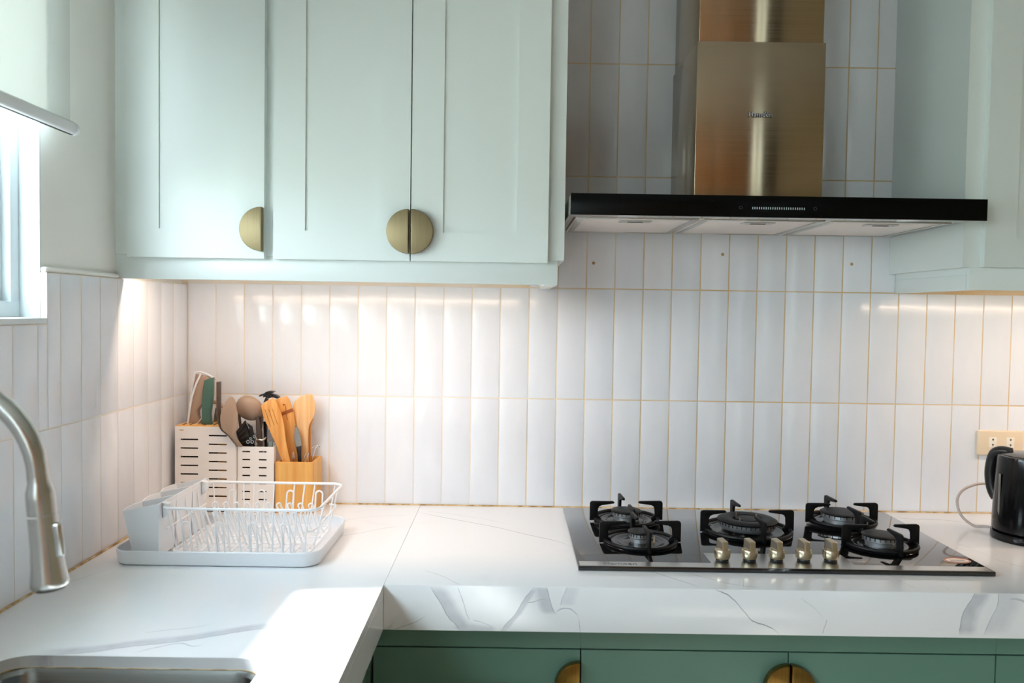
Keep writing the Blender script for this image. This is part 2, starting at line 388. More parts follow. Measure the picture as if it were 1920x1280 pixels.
def rrect(x0, x1, y0, y1, r, n=5):
    out = []
    for cx, cy, a0 in ((x1-r, y1-r, 0), (x0+r, y1-r, PI/2), (x0+r, y0+r, PI), (x1-r, y0+r, 3*PI/2)):
        out += [(cx + r*math.cos(a0+k*PI/2/n), cy + r*math.sin(a0+k*PI/2/n)) for k in range(n+1)]
    return out
def smooth_outline(pts, n=4):
    # closed Catmull-Rom through the points
    out = []; N = len(pts)
    for i in range(N):
        p0, p1, p2, p3 = (Vector(pts[(i+k-1) % N]) for k in range(4))
        for k in range(n):
            q = k/n
            out.append(tuple(.5*((2*p1) + (-p0+p2)*q + (2*p0-5*p1+4*p2-p3)*q*q + (-p0+3*p1-3*p2+p3)*q**3)))
    return out
def spline(pts, n=6):
    out = []; N = len(pts); P = [Vector(p) for p in pts]
    for i in range(N-1):
        p0, p1, p2, p3 = P[max(i-1, 0)], P[i], P[i+1], P[min(i+2, N-1)]
        for k in range(n):
            q = k/n
            out.append(.5*((2*p1) + (-p0+p2)*q + (2*p0-5*p1+4*p2-p3)*q*q + (-p0+3*p1-3*p2+p3)*q**3))
    return out + [P[-1]]

# ------------------------------------------------------------------ room
X1, YB, ZF, ZC = 3.2, -4.2, -.9, 1.95
WIN_Y0, WIN_Y1, WIN_Z0, WIN_Z1 = -2.0, -.67, .507, 1.40     # window over the sink
wall_left = struct('wall_left', MB().box(-.22, -.0145, YB, .15, ZF, ZC), M_WALL)
boolean(wall_left, MB().box(-.3, .1, WIN_Y0, WIN_Y1, WIN_Z0, WIN_Z1))
boolean(wall_left, MB().box(-.3, .1, -3.85, -2.55, .25, 1.25))
wall_back = struct('wall_back', MB().box(-.0145, X1, .01, .15, ZF, ZC), M_WALL)
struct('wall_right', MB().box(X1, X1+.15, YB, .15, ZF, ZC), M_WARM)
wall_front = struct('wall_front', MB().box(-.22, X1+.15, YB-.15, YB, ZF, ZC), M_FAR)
boolean(wall_front, MB().box(2.435, 2.495, YB-.3, YB+.1, -.5, 1.88))
boolean(wall_front, MB().box(2.61, 2.675, YB-.3, YB+.1, -.5, 1.88))
struct('floor', MB().box(-.22, X1+.15, YB-.15, .15, ZF-.1, ZF), M_FLOOR)
struct('ceiling', MB().box(-.22, X1+.15, YB-.15, .15, ZC, ZC+.1), M_FAR)
# wooden door and wood panelled part of the far wall, behind the photographer
d_ = struct('door_1', MB().box(1.30, 2.42, YB, YB+.04, ZF, 1.88, .004), M_DOORW)
for a, b in ((1.40, 1.84), (1.90, 2.34)):
    for c, d in ((-.75, .1), (.2, 1.5)): obj('panel', MB().box(a, b, YB+.04, YB+.05, c, d, .006), M_DOORW, d_)
obj('door_handle', MB().tube([(2.36, YB+.04, .12), (2.36, YB+.09, .12), (2.26, YB+.09, .12)], .009), M_STEELP, d_)
struct('trim_1', MB().box(.40, 1.28, YB, YB+.03, ZF, 1.88, .004), M_DOORW)
d2 = struct('door_2', MB().box(2.71, 3.19, YB, YB+.04, ZF, 1.88, .004), M_DOORD)
obj('panel', MB().box(2.78, 3.12, YB+.04, YB+.05, -.7, 1.5, .006), M_DOORD, d2)
for k, x in ((2, 2.435), (3, 2.61)):
    w_ = struct('window_%d' % k, MB().box(x, x+.065, YB-.08, YB-.07, -.5, 1.88), M_PANE)
    obj('frame', MB().box(x-.015, x, YB, YB+.02, -.53, 1.90, .003), M_WFRAME, w_)
    obj('frame', MB().box(x+.065, x+.08, YB, YB+.02, -.53, 1.90, .003), M_WFRAME, w_)
# unseen window on the sink side behind the photographer, added as fill light
w_ = struct('window_4', MB().box(-.10, -.095, -3.85, -2.55, .25, 1.25), M_PANE)
for y in (-3.85, -3.22, -2.59): obj('frame', MB().box(-.12, -.07, y, y+.04, .25, 1.25, .003), M_WFRAME, w_)
for z in (.25, 1.21): obj('frame', MB().box(-.12, -.07, -3.85, -2.55, z, z+.04, .003), M_WFRAME, w_)

# window over the sink: frame, sliding sashes, panes
w_ = struct('window_1', MB().box(-.135, -.119, WIN_Y0, WIN_Y1, WIN_Z0+.001, WIN_Z0+.022, .002), M_WFRAME)
FX0, FX1 = -.118, -.052
for nm, b in (('bottom_rail', (FX0, FX1, WIN_Y0, WIN_Y1, WIN_Z0, WIN_Z0+.030)), ('top_rail', (FX0, FX1, WIN_Y0, WIN_Y1, WIN_Z1-.03, WIN_Z1)),
              ('jamb', (FX0, FX1-.0004, WIN_Y1-.028, WIN_Y1-.0008, WIN_Z0+.0005, WIN_Z1-.0005)), ('jamb', (FX0, FX1, WIN_Y0, WIN_Y0+.028, WIN_Z0, WIN_Z1))):
    obj(nm, MB().box(*b, .002), M_WFRAME, w_)
for (a, b, x) in ((-1.36, WIN_Y1-.028, -.078), (WIN_Y0+.028, -1.31, -.104)):
    sh = obj('sash', MB().box(x-.010, x+.010, a, a+.032, WIN_Z0+.030, WIN_Z1-.03, .002).box(x-.010, x+.010, b-.032, b, WIN_Z0+.030, WIN_Z1-.03, .002)
             .box(x-.010, x+.010, a+.032, b-.032, WIN_Z0+.030, WIN_Z0+.046, .002).box(x-.010, x+.010, a+.032, b-.032, WIN_Z1-.085, WIN_Z1-.03, .002), M_WFRAME, w_)
    obj('pane', MB().box(x-.002, x+.002, a+.028, b-.028, WIN_Z0+.04, WIN_Z1-.08), M_PANE, sh)
obj('reveal', MB().box(-.0525, -.0141, WIN_Y1-.0012, WIN_Y1+.004, WIN_Z0, WIN_Z1), M_WFRAME, w_)
obj('sill', MB().box(-.0525, -.001, WIN_Y0, WIN_Y1, WIN_Z0-.012, WIN_Z0-.0005, .002), M_WFRAME, w_)

# glazed wall tiles: each is its own piece over a grout bed
ZS = (0, .2958, .5968, .8975, 1.198, 1.499, 1.80)
meshes = {}
def tile_mesh(w, h):
    key = (round(w, 4), round(h, 4))
    if key not in meshes:
        m = MB().box(-w/2, w/2, 0, .008, -h/2, h/2)
        es = [e for e in m.bm.edges if all(abs(v.co.y) < 1e-6 for v in e.verts)]
        bmesh.ops.bevel(m.bm, geom=es, offset=.0026, segments=2, profile=.6, affect='EDGES')
        back = [f for f in m.bm.faces if all(abs(v.co.y-.008) < 1e-6 for v in f.verts)]
        bmesh.ops.delete(m.bm, geom=back, context='FACES_ONLY')
        me = bpy.data.meshes.new('tile'); m.bm.to_mesh(me); m.bm.free()
        for p in me.polygons: p.use_smooth = True
        me.set_sharp_from_angle(angle=math.radians(50)); me.materials.append(M_TILE)
        meshes[key] = me
    return meshes[key]
def put_tile(parent, a0, a1, z0, z1, left=False):
    g = .0011; w, h = a1-a0-2*g, z1-z0-2*g
    if w < .004 or h < .004: return
    o = bpy.data.objects.new('tile', tile_mesh(w, h)); link(o, parent); c = (a0+a1)/2
    rx, rz = random.gauss(0, .0012), random.gauss(0, .0025); d = max(-.0004, min(.0004, random.gauss(0, .0002)))
    if left: o.location = (-d-.0004, c, (z0+z1)/2); o.rotation_euler = (rx, 0, PI/2+rz)
    else: o.location = (c, d+.0004, (z0+z1)/2); o.rotation_euler = (rx, 0, rz)
gb = obj('grout_bed', MB().box(-.0145, X1, .0016, .0099, 0, 1.94), M_GROUT, wall_back)
P_ = .077
for i in range(0, 41):
    a0, a1 = (0 if i == 0 else i*P_-.0011), min((i+1)*P_-.0011, 3.13)
    for r in range(len(ZS)-1):
        if r >= 2 and not (12 <= i <= 24): continue
        put_tile(wall_back, a0, a1, ZS[r]+(.001 if r == 0 else 0), ZS[r+1])
for x, z in ((1.0951, .6657), (1.4433, .6941), (1.7929, .6735)):
    obj('wall_plug', MB().lathe([(0, -.0016), (.0032, -.0014), (.0042, 0), (.0042, .004)], (x, 0, z), 14, 'y'), M_PLUG, wall_back)
obj('corner_caulk', MB().tube([(.0, -.0012, .001), (3.13, -.0012, .001)], .0022, 6), M_CAULK, wall_back)
obj('corner_caulk', MB().tube([(.0012, .0, .001), (.0012, -2.38, .001)], .0024, 6), M_CAULK, wall_left)
obj('corner_caulk', MB().tube([(.0008, -.0008, 0), (.0008, -.0008, .60)], .0012, 6), M_GROUT, wall_left)
bed = obj('grout_bed', MB().box(-.0144, -.0016, -2.38, .0015, 0, .592), M_GROUT, wall_left)
boolean(bed, MB().box(-.1, .1, WIN_Y0, WIN_Y1, WIN_Z0-.012, .7))
for i in range(0, 31):
    a1, a0 = (0 if i == 0 else -i*P_-.009), -(i+1)*P_-.009
    put_tile(wall_left, a0, a1, .001, ZS[1], True)
    if a0 > WIN_Y1: put_tile(wall_left, a0, a1, ZS[1], .592, True)
    elif a1 > WIN_Y1: put_tile(wall_left, WIN_Y1, a1, ZS[1], .592, True); put_tile(wall_left, a0, WIN_Y1, ZS[1], WIN_Z0-.012, True)
    elif a0 > WIN_Y0: put_tile(wall_left, a0, a1, ZS[1], WIN_Z0-.012, True)
    else: put_tile(wall_left, a0, a1, ZS[1], .592, True)
obj('trim_bead', MB().box(-.0160, -.0035, WIN_Y1, -.376, .5915, .6030, .0055, 3), M_WALL, wall_left)

# ------------------------------------------------------------------ roller blind
b_ = thing('roller_blind', 'cream roller blind pulled half down over the window above the sink', 'blind', (.03, -1.30, 1.42))
def at(o, mb): return mb.xf(Matrix.Translation(-Vector(o.location)))
cloth = obj('cloth', at(b_, MB().box(.0295, .0305, -1.98, -.645, .872, 1.42)), M_BLIND, b_)
obj('bottom_bar', at(b_, MB().box(.022, .038, -1.99, -.634, .856, .880, .005, 3)), M_WPLAST, b_)
obj('bar_slot', at(b_, MB().box(.0275, .0325, -1.985, -.636, .8551, .8562)), M_HOLE, b_)
obj('end_cap', at(b_, MB().lathe([(0, 0), (.011, 0), (.0125, -.004), (.0125, -.010), (0, -.010)], (.03, -.628, .867), 18, 'y')), M_WPLAST, b_)
obj('roller', at(b_, MB().lathe([(0, -2.0), (.022, -2.0), (.022, -.63), (0, -.63)], (.045, 0, 1.435), 20, 'y')), M_WPLAST, b_)
obj('bracket', at(b_, MB().box(-.0140, .07, -.628, -.622, 1.40, 1.47, .002)), M_WPLAST, b_)
obj('bracket', at(b_, MB().box(-.0140, .07, -2.008, -2.002, 1.40, 1.47, .002)), M_WPLAST, b_)
obj('pull_chain', at(b_, MB().tube([(.045, -.618, 1.43), (.047, -.616, 1.225)], .0022, 6).tube([(.062, -.618, 1.43), (.060, -.616, 1.225)], .0022, 6)
    .lathe([(0, 0), (.004, .003), (.0045, .02), (.003, .035), (0, .037)], (.0535, -.616, 1.195), 12)), M_WPLAST, b_, loc=None)

# ------------------------------------------------------------------ worktops
left = thing('worktop', 'white marble worktop run with the sink cut into it, under the window', 'countertop', (0, -1.2, 0))
LYE = -2.38
slab = obj('slab', MB().box(.0015, .635, LYE, -.0015, -.018, 0), M_MARL, left)
# object coordinates stay world-aligned: shift the mesh back so the veins keep their places
def pin(o, parent): o.matrix_parent_inverse = Matrix.Translation(-Vector(parent.location)); o.location = (0, 0, 0)
pin(slab, left)
boolean(slab, MB().prism(rrect(.115, .512, -1.41, -.992, .045, 8), -.1, .1, 'xy'))
ap = obj('apron', MB().box(.615, .635, LYE, -.6505, -.0885, -.0182, .0008, 1), M_MARP, left); pin(ap, left)
right = thing('worktop', 'white marble worktop run carrying the gas hob and kettle, with deep veined front', 'countertop', (1.9, -.3, 0))
slab = obj('slab', MB().box(.6358, 3.13, -.6499, -.0015, -.018, 0), M_MARR, right); pin(slab, right)
ap = obj('apron', MB().box(.6352, 3.13, -.6505, -.632, -.0885, -.0003, .0010, 2), M_MARA, right); pin(ap, right)

# ------------------------------------------------------------------ sink
s_ = thing('sink', 'undermounted brushed stainless steel sink with rounded corners below the window', 'sink', (.31, -1.2, -.2))
mb = MB()
o_out = rrect(.105, .522, -1.42, -.982, .055, 8); o_in = rrect(.125, .502, -1.40, -1.002, .06, 8)
rings = []
for pts, z in ((o_out, -.0185), (rrect(.114, .513, -1.411, -.991, .047, 8), -.0187), (rrect(.118, .509, -1.407, -.995, .05, 8), -.026), (o_in, -.17), (rrect(.15, .477, -1.375, -1.027, .05, 8), -.192), (rrect(.27, .35, -1.24, -1.16, .039, 8), -.197)):
    rings.append([mb.bm.verts.new((x, y, z)) for x, y in pts])
for a, b in zip(rings, rings[1:]):
    for k in range(len(a)): mb.bm.faces.new((a[k], a[(k+1) % len(a)], b[(k+1) % len(a)], b[k]))
obj('basin', at(s_, mb), brushed('sink_steel', lin(150,152,150), .30, (4, 500, 500), .4), s_)
obj('drain', at(s_, MB().lathe([(0, -.199), (.02, -.2), (.034, -.196), (.043, -.194), (.045, -.2), (.045, -.22), (0, -.22)], (.31, -1.2, 0), 28)), M_CHROME, s_)
obj('sealant', at(s_, MB().tube([(x, y, -.0183) for x, y in rrect(.1155, .5115, -1.4095, -.9925, .0445, 8)], .0007, 6, closed=True)), M_CAULK, s_)

# ------------------------------------------------------------------ faucet
f_ = thing('faucet', 'brushed steel gooseneck faucet with pull-down spray head over the sink', 'faucet', (.048, -1.2, 0))
R_ = .119; cx, cz = .167, .312
pts = [(.048, 0, .03), (.048, 0, .2)] + [(cx - R_*math.cos(a), 0, cz + R_*math.sin(a)) for a in [PI*k/22 for k in range(23)]]
obj('neck', MB().tube([(p[0]-.048, p[1], p[2]) for p in pts], .0128, 24), M_STEELP, f_)
obj('base', MB().lathe([(0, 0), (.027, 0), (.027, .006), (.020, .012), (.0185, .09), (.0135, .1)], (0, 0, 0), 32), M_STEELP, f_)
obj('lever', MB().tube([(0, .018, .06), (0, .05, .07), (0, .095, .10)], [.008, .0065, .005], 12), M_STEELP, f_)
hd = MB().lathe([(0, .0), (.0128, .0), (.0130, -.008), (.0168, -.020), (.0172, -.030), (.0172, -.048), (.0164, -.0485), (.0164, -.0495), (.0174, -.050), (.0180, -.09), (.0196, -.115), (.0218, -.132), (.0222, -.138), (.0205, -.141), (0, -.141)], (0, 0, 0), 36)
head = obj('spray_head', hd, M_STEELP, f_, loc=(.238, 0, .318)); head.rotation_euler = (0, -.10, 0)
bt = obj('spray_button', MB().box(-.0065, .0065, -.0045, .0045, -.022, .022, .004, 3), M_STEELP, head, loc=(.0185, -.004, -.082))
obj('spray_face', MB().lathe([(0, 0), (.017, 0), (.0175, -.0025), (0, -.003)], (0, 0, -.141), 28), M_BLACKP, head)

# ------------------------------------------------------------------ wall cabinets
def half_disc(r, side, t=.018):
    # a half-moon pull, straight edge at x = 0, bulging to -x (side -1) or +x (side 1)
    pts = [(side*r*math.sin(a), r*math.cos(a)) for a in [PI*k/36 for k in range(37)]]
    if side > 0: pts = pts[::-1]
    return MB().prism(pts, -t, 0, 'xz', .0012, 2)
def shaker(name, x0, x1, z0, z1, yf, m, parent, st, sb, th=.018, rec=.0045, stop=None):
    # frame of the door proud of a recessed panel
    d = obj(name, MB().box(x0, x0+st, yf, yf+th, z0, z1).box(x1-st, x1, yf, yf+th, z0, z1).box(x0+st, x1-st, yf, yf+th, z0, z0+sb).box(x0+st, x1-st, yf, yf+th, z1-(stop or sb), z1), m, parent, 0)
    obj('panel', MB().box(x0+st-.002, x1-st+.002, yf+rec, yf+th-.002, z0+sb-.002, z1-(stop or sb)+.002), m, d)
    return d
CT = 1.52
FY, DY = -.375, -.393
c_ = thing('wall_cabinet', 'long pale mint wall cabinet with three shaker doors above the dish rack', 'cabinet', (.49, -.19, .6))
def cobj(root, name, mb, m, parent=None, **k):
    o = obj(name, mb, m, parent or root, **k)
    if parent is None: pin(o, root)
    return o
cobj(c_, 'body', MB().box(-.0143, .978, -.360, -.0008, .632, .647).box(-.0143, .003, -.360, -.0008, .647, CT).box(.960, .991, FY+.001, -.0008, .647, CT).box(.003, .960, -.360, -.0008, CT-.018, CT).box(.003, .960, -.012, -.0008, .647, CT-.018), M_MINT, smooth=0)
cobj(c_, 'face_frame', MB().box(-.0143, .991, FY, FY+.017, .6475, CT), M_MINT, smooth=0)
cobj(c_, 'valance', MB().box(-.0143, .9775, FY, FY+.013, .5925, .6475, .0015, 2), M_MINT)
cobj(c_, 'valance', MB().box(.9475, .9775, FY+.0132, -.0008, .5925, .6318, .0012, 2), M_MINT)
dz0, dz1 = .6405, 1.49
for (a, b, side) in ((.0195, .3235, -1), (.3435, .6466, -1), (.6494, .9535, 1)):
    d = shaker('door', a, b, dz0, dz1, DY, M_MINT, c_, .0705, .0635); pin(d, c_)
    h = obj('handle', half_disc(.0485, side), M_BRASS, d, loc=((b-.0015) if side < 0 else (a+.0015), DY-.0003, .7045))
# under-cabinet light: slim profile tucked behind the valance
def under_light(root, x0, x1, y, z, power, col=(1, .74, .56)):
    o = cobj(root, 'light_strip', MB().box(x0, x1, y-.006, y+.006, z, z+.0075, .001), M_WPLAST)
    obj('lens', MB().box(x0+.01, x1-.01, y-.0045, y+.0045, z-.0008, z-.0001), M_LED, o)
    l = lamp('strip_lamp', 'AREA', ((x0+x1)/2, y, z-.002), power, col, aim=(0, 0, -1)); l.data.shape = 'RECTANGLE'; l.data.size = x1-x0-.02; l.data.size_y = .009
    return l
under_light(c_, .012, .93, FY+.0215, .624, 1.8)

RY, RDY = -.360, -.378
RX = 1.8945
r_ = thing('wall_cabinet', 'pale mint wall cabinet at the kettle end, next to the range hood', 'cabinet', (2.5, -.18, .6))
cobj(r_, 'body', MB().box(RX, RX+.018, RY+.016, -.0008, .6475, CT).box(RX+.018, 3.13, -.345, -.0008, .632, .6475).box(RX+.018, 3.13, -.012, -.0008, .6475, CT).box(RX+.018, 3.13, -.345, -.012, CT-.018, CT).box(3.112, 3.13, -.345, -.012, .6475, CT-.018), M_MINT, smooth=0)
cobj(r_, 'face_frame', MB().box(RX, 3.13, RY, RY+.016, .6475, CT), M_MINT, smooth=0)
cobj(r_, 'valance', MB().box(RX+.0165, 3.13, RY, RY+.013, .5965, .6475, .0012), M_MINT)
cobj(r_, 'valance', MB().box(RX+.0165, RX+.0465, RY+.0132, -.0008, .5965, .6318, .0012), M_MINT)
for a, b, side in ((1.9335, 2.517, -1), (2.520, 3.10, 1)):
    d = shaker('door', a, b, .6475, 1.49, RDY, M_MINT, r_, .0705, .0635); pin(d, r_)
    obj('handle', half_disc(.0485, side), M_BRASS, d, loc=((b-.0015) if side < 0 else (a+.0015), RDY-.0003, .7115))
under_light(r_, 1.96, 3.10, RY+.0215, .624, 2.6)

# ------------------------------------------------------------------ base cabinets
BY = -.600; DT = -.1435
def base_unit(label, x0, x1, doors, loc):
    b = thing('base_cabinet', label, 'cabinet', loc)
    cobj(b, 'body', MB().box(x0+.001, x1-.001, -.578, -.02, -.80, -.0885), M_GREEN, smooth=0)
    cobj(b, 'top_rail', MB().box(x0+.0003, x1-.0003, BY, -.5785, DT+.003, -.0885), M_GREEN, smooth=0)
    cobj(b, 'plinth', MB().box(x0+.001, x1-.001, -.55, -.54, -.90, -.801), M_BLACKGAP, smooth=0)
    for a, c, side in doors:
        d = shaker('door', a, c, -.795, DT, BY, M_GREEN, b, .060, .068); pin(d, b)
        obj('handle', half_disc(.0485, side), M_BRASSD, d, loc=((c-.0012) if side < 0 else (a+.0012), BY-.0003, -.2125))
    return b
base_unit('sage green base cabinet in the inner corner, single door with a half-moon brass pull', .606, 1.0235, [(.6085, 1.0222, -1)], (.81, -.3, -.9))
base_unit('sage green double-door base cabinet under the gas hob, brass pulls forming a full disc', 1.0235, 1.857, [(1.0250, 1.4392, -1), (1.4418, 1.8555, 1)], (1.44, -.3, -.9))
base_unit('sage green base cabinet under the kettle end of the worktop', 1.857, 3.13, [(1.8585, 2.492, -1), (2.495, 3.128, 1)], (2.5, -.3, -.9))
b = thing('base_cabinet', 'sage green cabinet run under the sink worktop, turned side-on', 'cabinet', (.3, -1.5, -.9))
cobj(b, 'body', MB().box(.02, .575, LYE, -.605, -.80, -.0885).box(.02, .603, -.6045, -.02, -.80, -.0885), M_GREEN, smooth=0)
boolean(b.children[0], MB().box(.09, .535, -1.43, -.97, -.25, .1))
cobj(b, 'face_frame', MB().box(.5755, .5845, LYE, -.604, -.80, -.0885), M_GREEN, smooth=0)
for k in range(3):
    a = -2.37 + k*.58
    d = obj('door', MB().box(.585, .601, a, a+.577, -.795, DT, .001), M_GREEN, b); pin(d, b)
    obj('panel', MB().box(.6012, .604, a+.06, a+.517, -.73, DT-.068, .001), M_GREEN, d)
cobj(b, 'plinth', MB().box(.54, .55, LYE, -.60, -.90, -.801), M_BLACKGAP, smooth=0)

# ------------------------------------------------------------------ range hood
h_ = thing('range_hood', 'wide chimney range hood with steel duct cover and black glass front above the hob', 'range hood', (1.445, -.2, .75))
HX0, HX1, HYF = .9985, 1.8935, -.450
ho = lambda n, mb, m, p=None, **k: cobj(h_, n, mb, m, p, **k)
ho('canopy', MB().prism([(-.0012, .7530), (-.0012, .7850), (-.4440, .7850), (-.4440, .7450), (-.3560, .7475), (-.3560, .7530)], HX0+.0005, HX1-.0005, 'yz'), M_MIRROR, smooth=20)
ho('side_panel', MB().prism([(-.0015, .7480), (-.0015, .7862), (-.4435, .7862), (-.4435, .7440)], HX0-.0004, HX0+.0012, 'yz'), M_STEELP, smooth=0)
ho('front_glass', MB().box(HX0-.0002, HX1+.0015, HYF, -.4442, .7420, .7880, .0008), M_HOODG)
for k in range(3):
    a = HX0+.020 + k*.287
    fl = ho('filter', MB().box(a, a+.2835, -.352, -.012, .7474, .7528, .0015), M_FILTER)
    obj('filter_frame', MB().box(a+.004, a+.2795, -.351, -.338, .7455, .7475, .0008).box(a+.004, a+.2795, -.030, -.016, .7455, .7475, .0008).box(a+.004, a+.018, -.338, -.030, .7455, .7475, .0008).box(a+.2655, a+.2795, -.338, -.030, .7455, .7475, .0008), M_STEELP, fl)
    obj('latch', MB().box(a+.105, a+.18, -.310, -.278, .7448, .7474, .002), M_STEELP, fl)
    obj('latch_slot', MB().box(a+.125, a+.16, -.300, -.288, .7442, .7449), M_HOLE, fl)
for x in (1.13, 1.75):
    ho('lamp_lens', MB().lathe([(0, -.4), (.0, .0), (.024, 0), (.028, .002), (.028, .004), (0, .004)][1:], (x, -.400, .7440), 28), M_CHROME)
low = ho('duct_cover', MB().box(1.2990, 1.5990, -.2870, -.0012, .7852, 1.1680, .0012), M_STEEL)
ho('duct_cover', MB().box(1.3035, 1.5945, -.2825, -.0012, 1.1682, ZC-.001, .0012), M_STEEL)
ho('screw', MB().lathe([(0, 0), (.003, .0008), (.003, .003)], (1.2988, -.26, 1.155), 10, 'x'), M_BLACKP)
lg = text('logo', 'Hamdên', .0165, .0009, M_BLACKP, h_, (0, 0, 0), (PI/2, 0, 0), 1.0, .0009); pin(lg, h_); lg.location = (1.4490, -.2880, .9945)
lg2 = text('logo', 'Hamdên', .0165, .0007, M_CHROME, h_, (0, 0, 0), (PI/2, 0, 0)); pin(lg2, h_); lg2.location = (1.4490, -.2894, .9945)
for k in range(24):
    a = 1.3885 + k*.00483
    ho('display_mark', MB().box(a, a+.0019, HYF-.0004, HYF-.0001, .7590, .7638), M_TICK, smooth=0)
for x in (1.3640, 1.5240):
    ho('touch_icon', MB().tube([(x+.0032*math.cos(a), HYF-.0002, .7620+.0032*math.sin(a)) for a in [2*PI*k/16 for k in range(16)]], .0005, 5, closed=True), M_TICK2)

# ------------------------------------------------------------------ gas hob
g_ = thing('gas_hob', 'five-burner black glass gas hob with champagne knobs set on the worktop', 'gas hob', (1.451, -.3, 0))
go = lambda n, mb, m, p=None, **k: cobj(g_, n, mb, m, p, **k)
go('glass_top', MB().box(1.0205, 1.8825, -.5480, -.0440, .0008, .0095, .0008, 2), M_GLASSB)
go('control_panel', MB().box(1.3020, 1.6040, -.5455, -.4440, .0097, .0104), M_STEELP, smooth=0)
go('front_trim', MB().box(1.0240, 1.8790, -.5462, -.5160, .0097, .0106, .0003, 1), M_STEELP, smooth=0)
lg = text('logo', 'Hamdên', .020, .0002, mat('grey_print', lin(120,124,126), .5), g_, (0, 0, 0), (0, 0, 0), 1.05); pin(lg, g_); lg.location = (1.1085, -.5380, .0108)
st = go('energy_label', MB().lathe([(0, .0098), (.0285, .0098), (.0285, .0102), (0, .0102)], (0, 0, 0), 28), M_STICK, smooth=0); st.location = (1.8440, -.4720, 0); st.scale = (1, .62, 1)
rg = obj('printed_ring', MB().tube([(.0262*math.cos(a), .0262*math.sin(a), .0103) for a in [2*PI*k/28 for k in range(28)]], .0013, 5, closed=True), M_STICKR, st)
for k in range(3): obj('printed_line', MB().box(-.016, .016, -.010+k*.008, -.0075+k*.008, .0102, .0104), M_STICKR if k == 2 else M_TICK2, st, smooth=0)

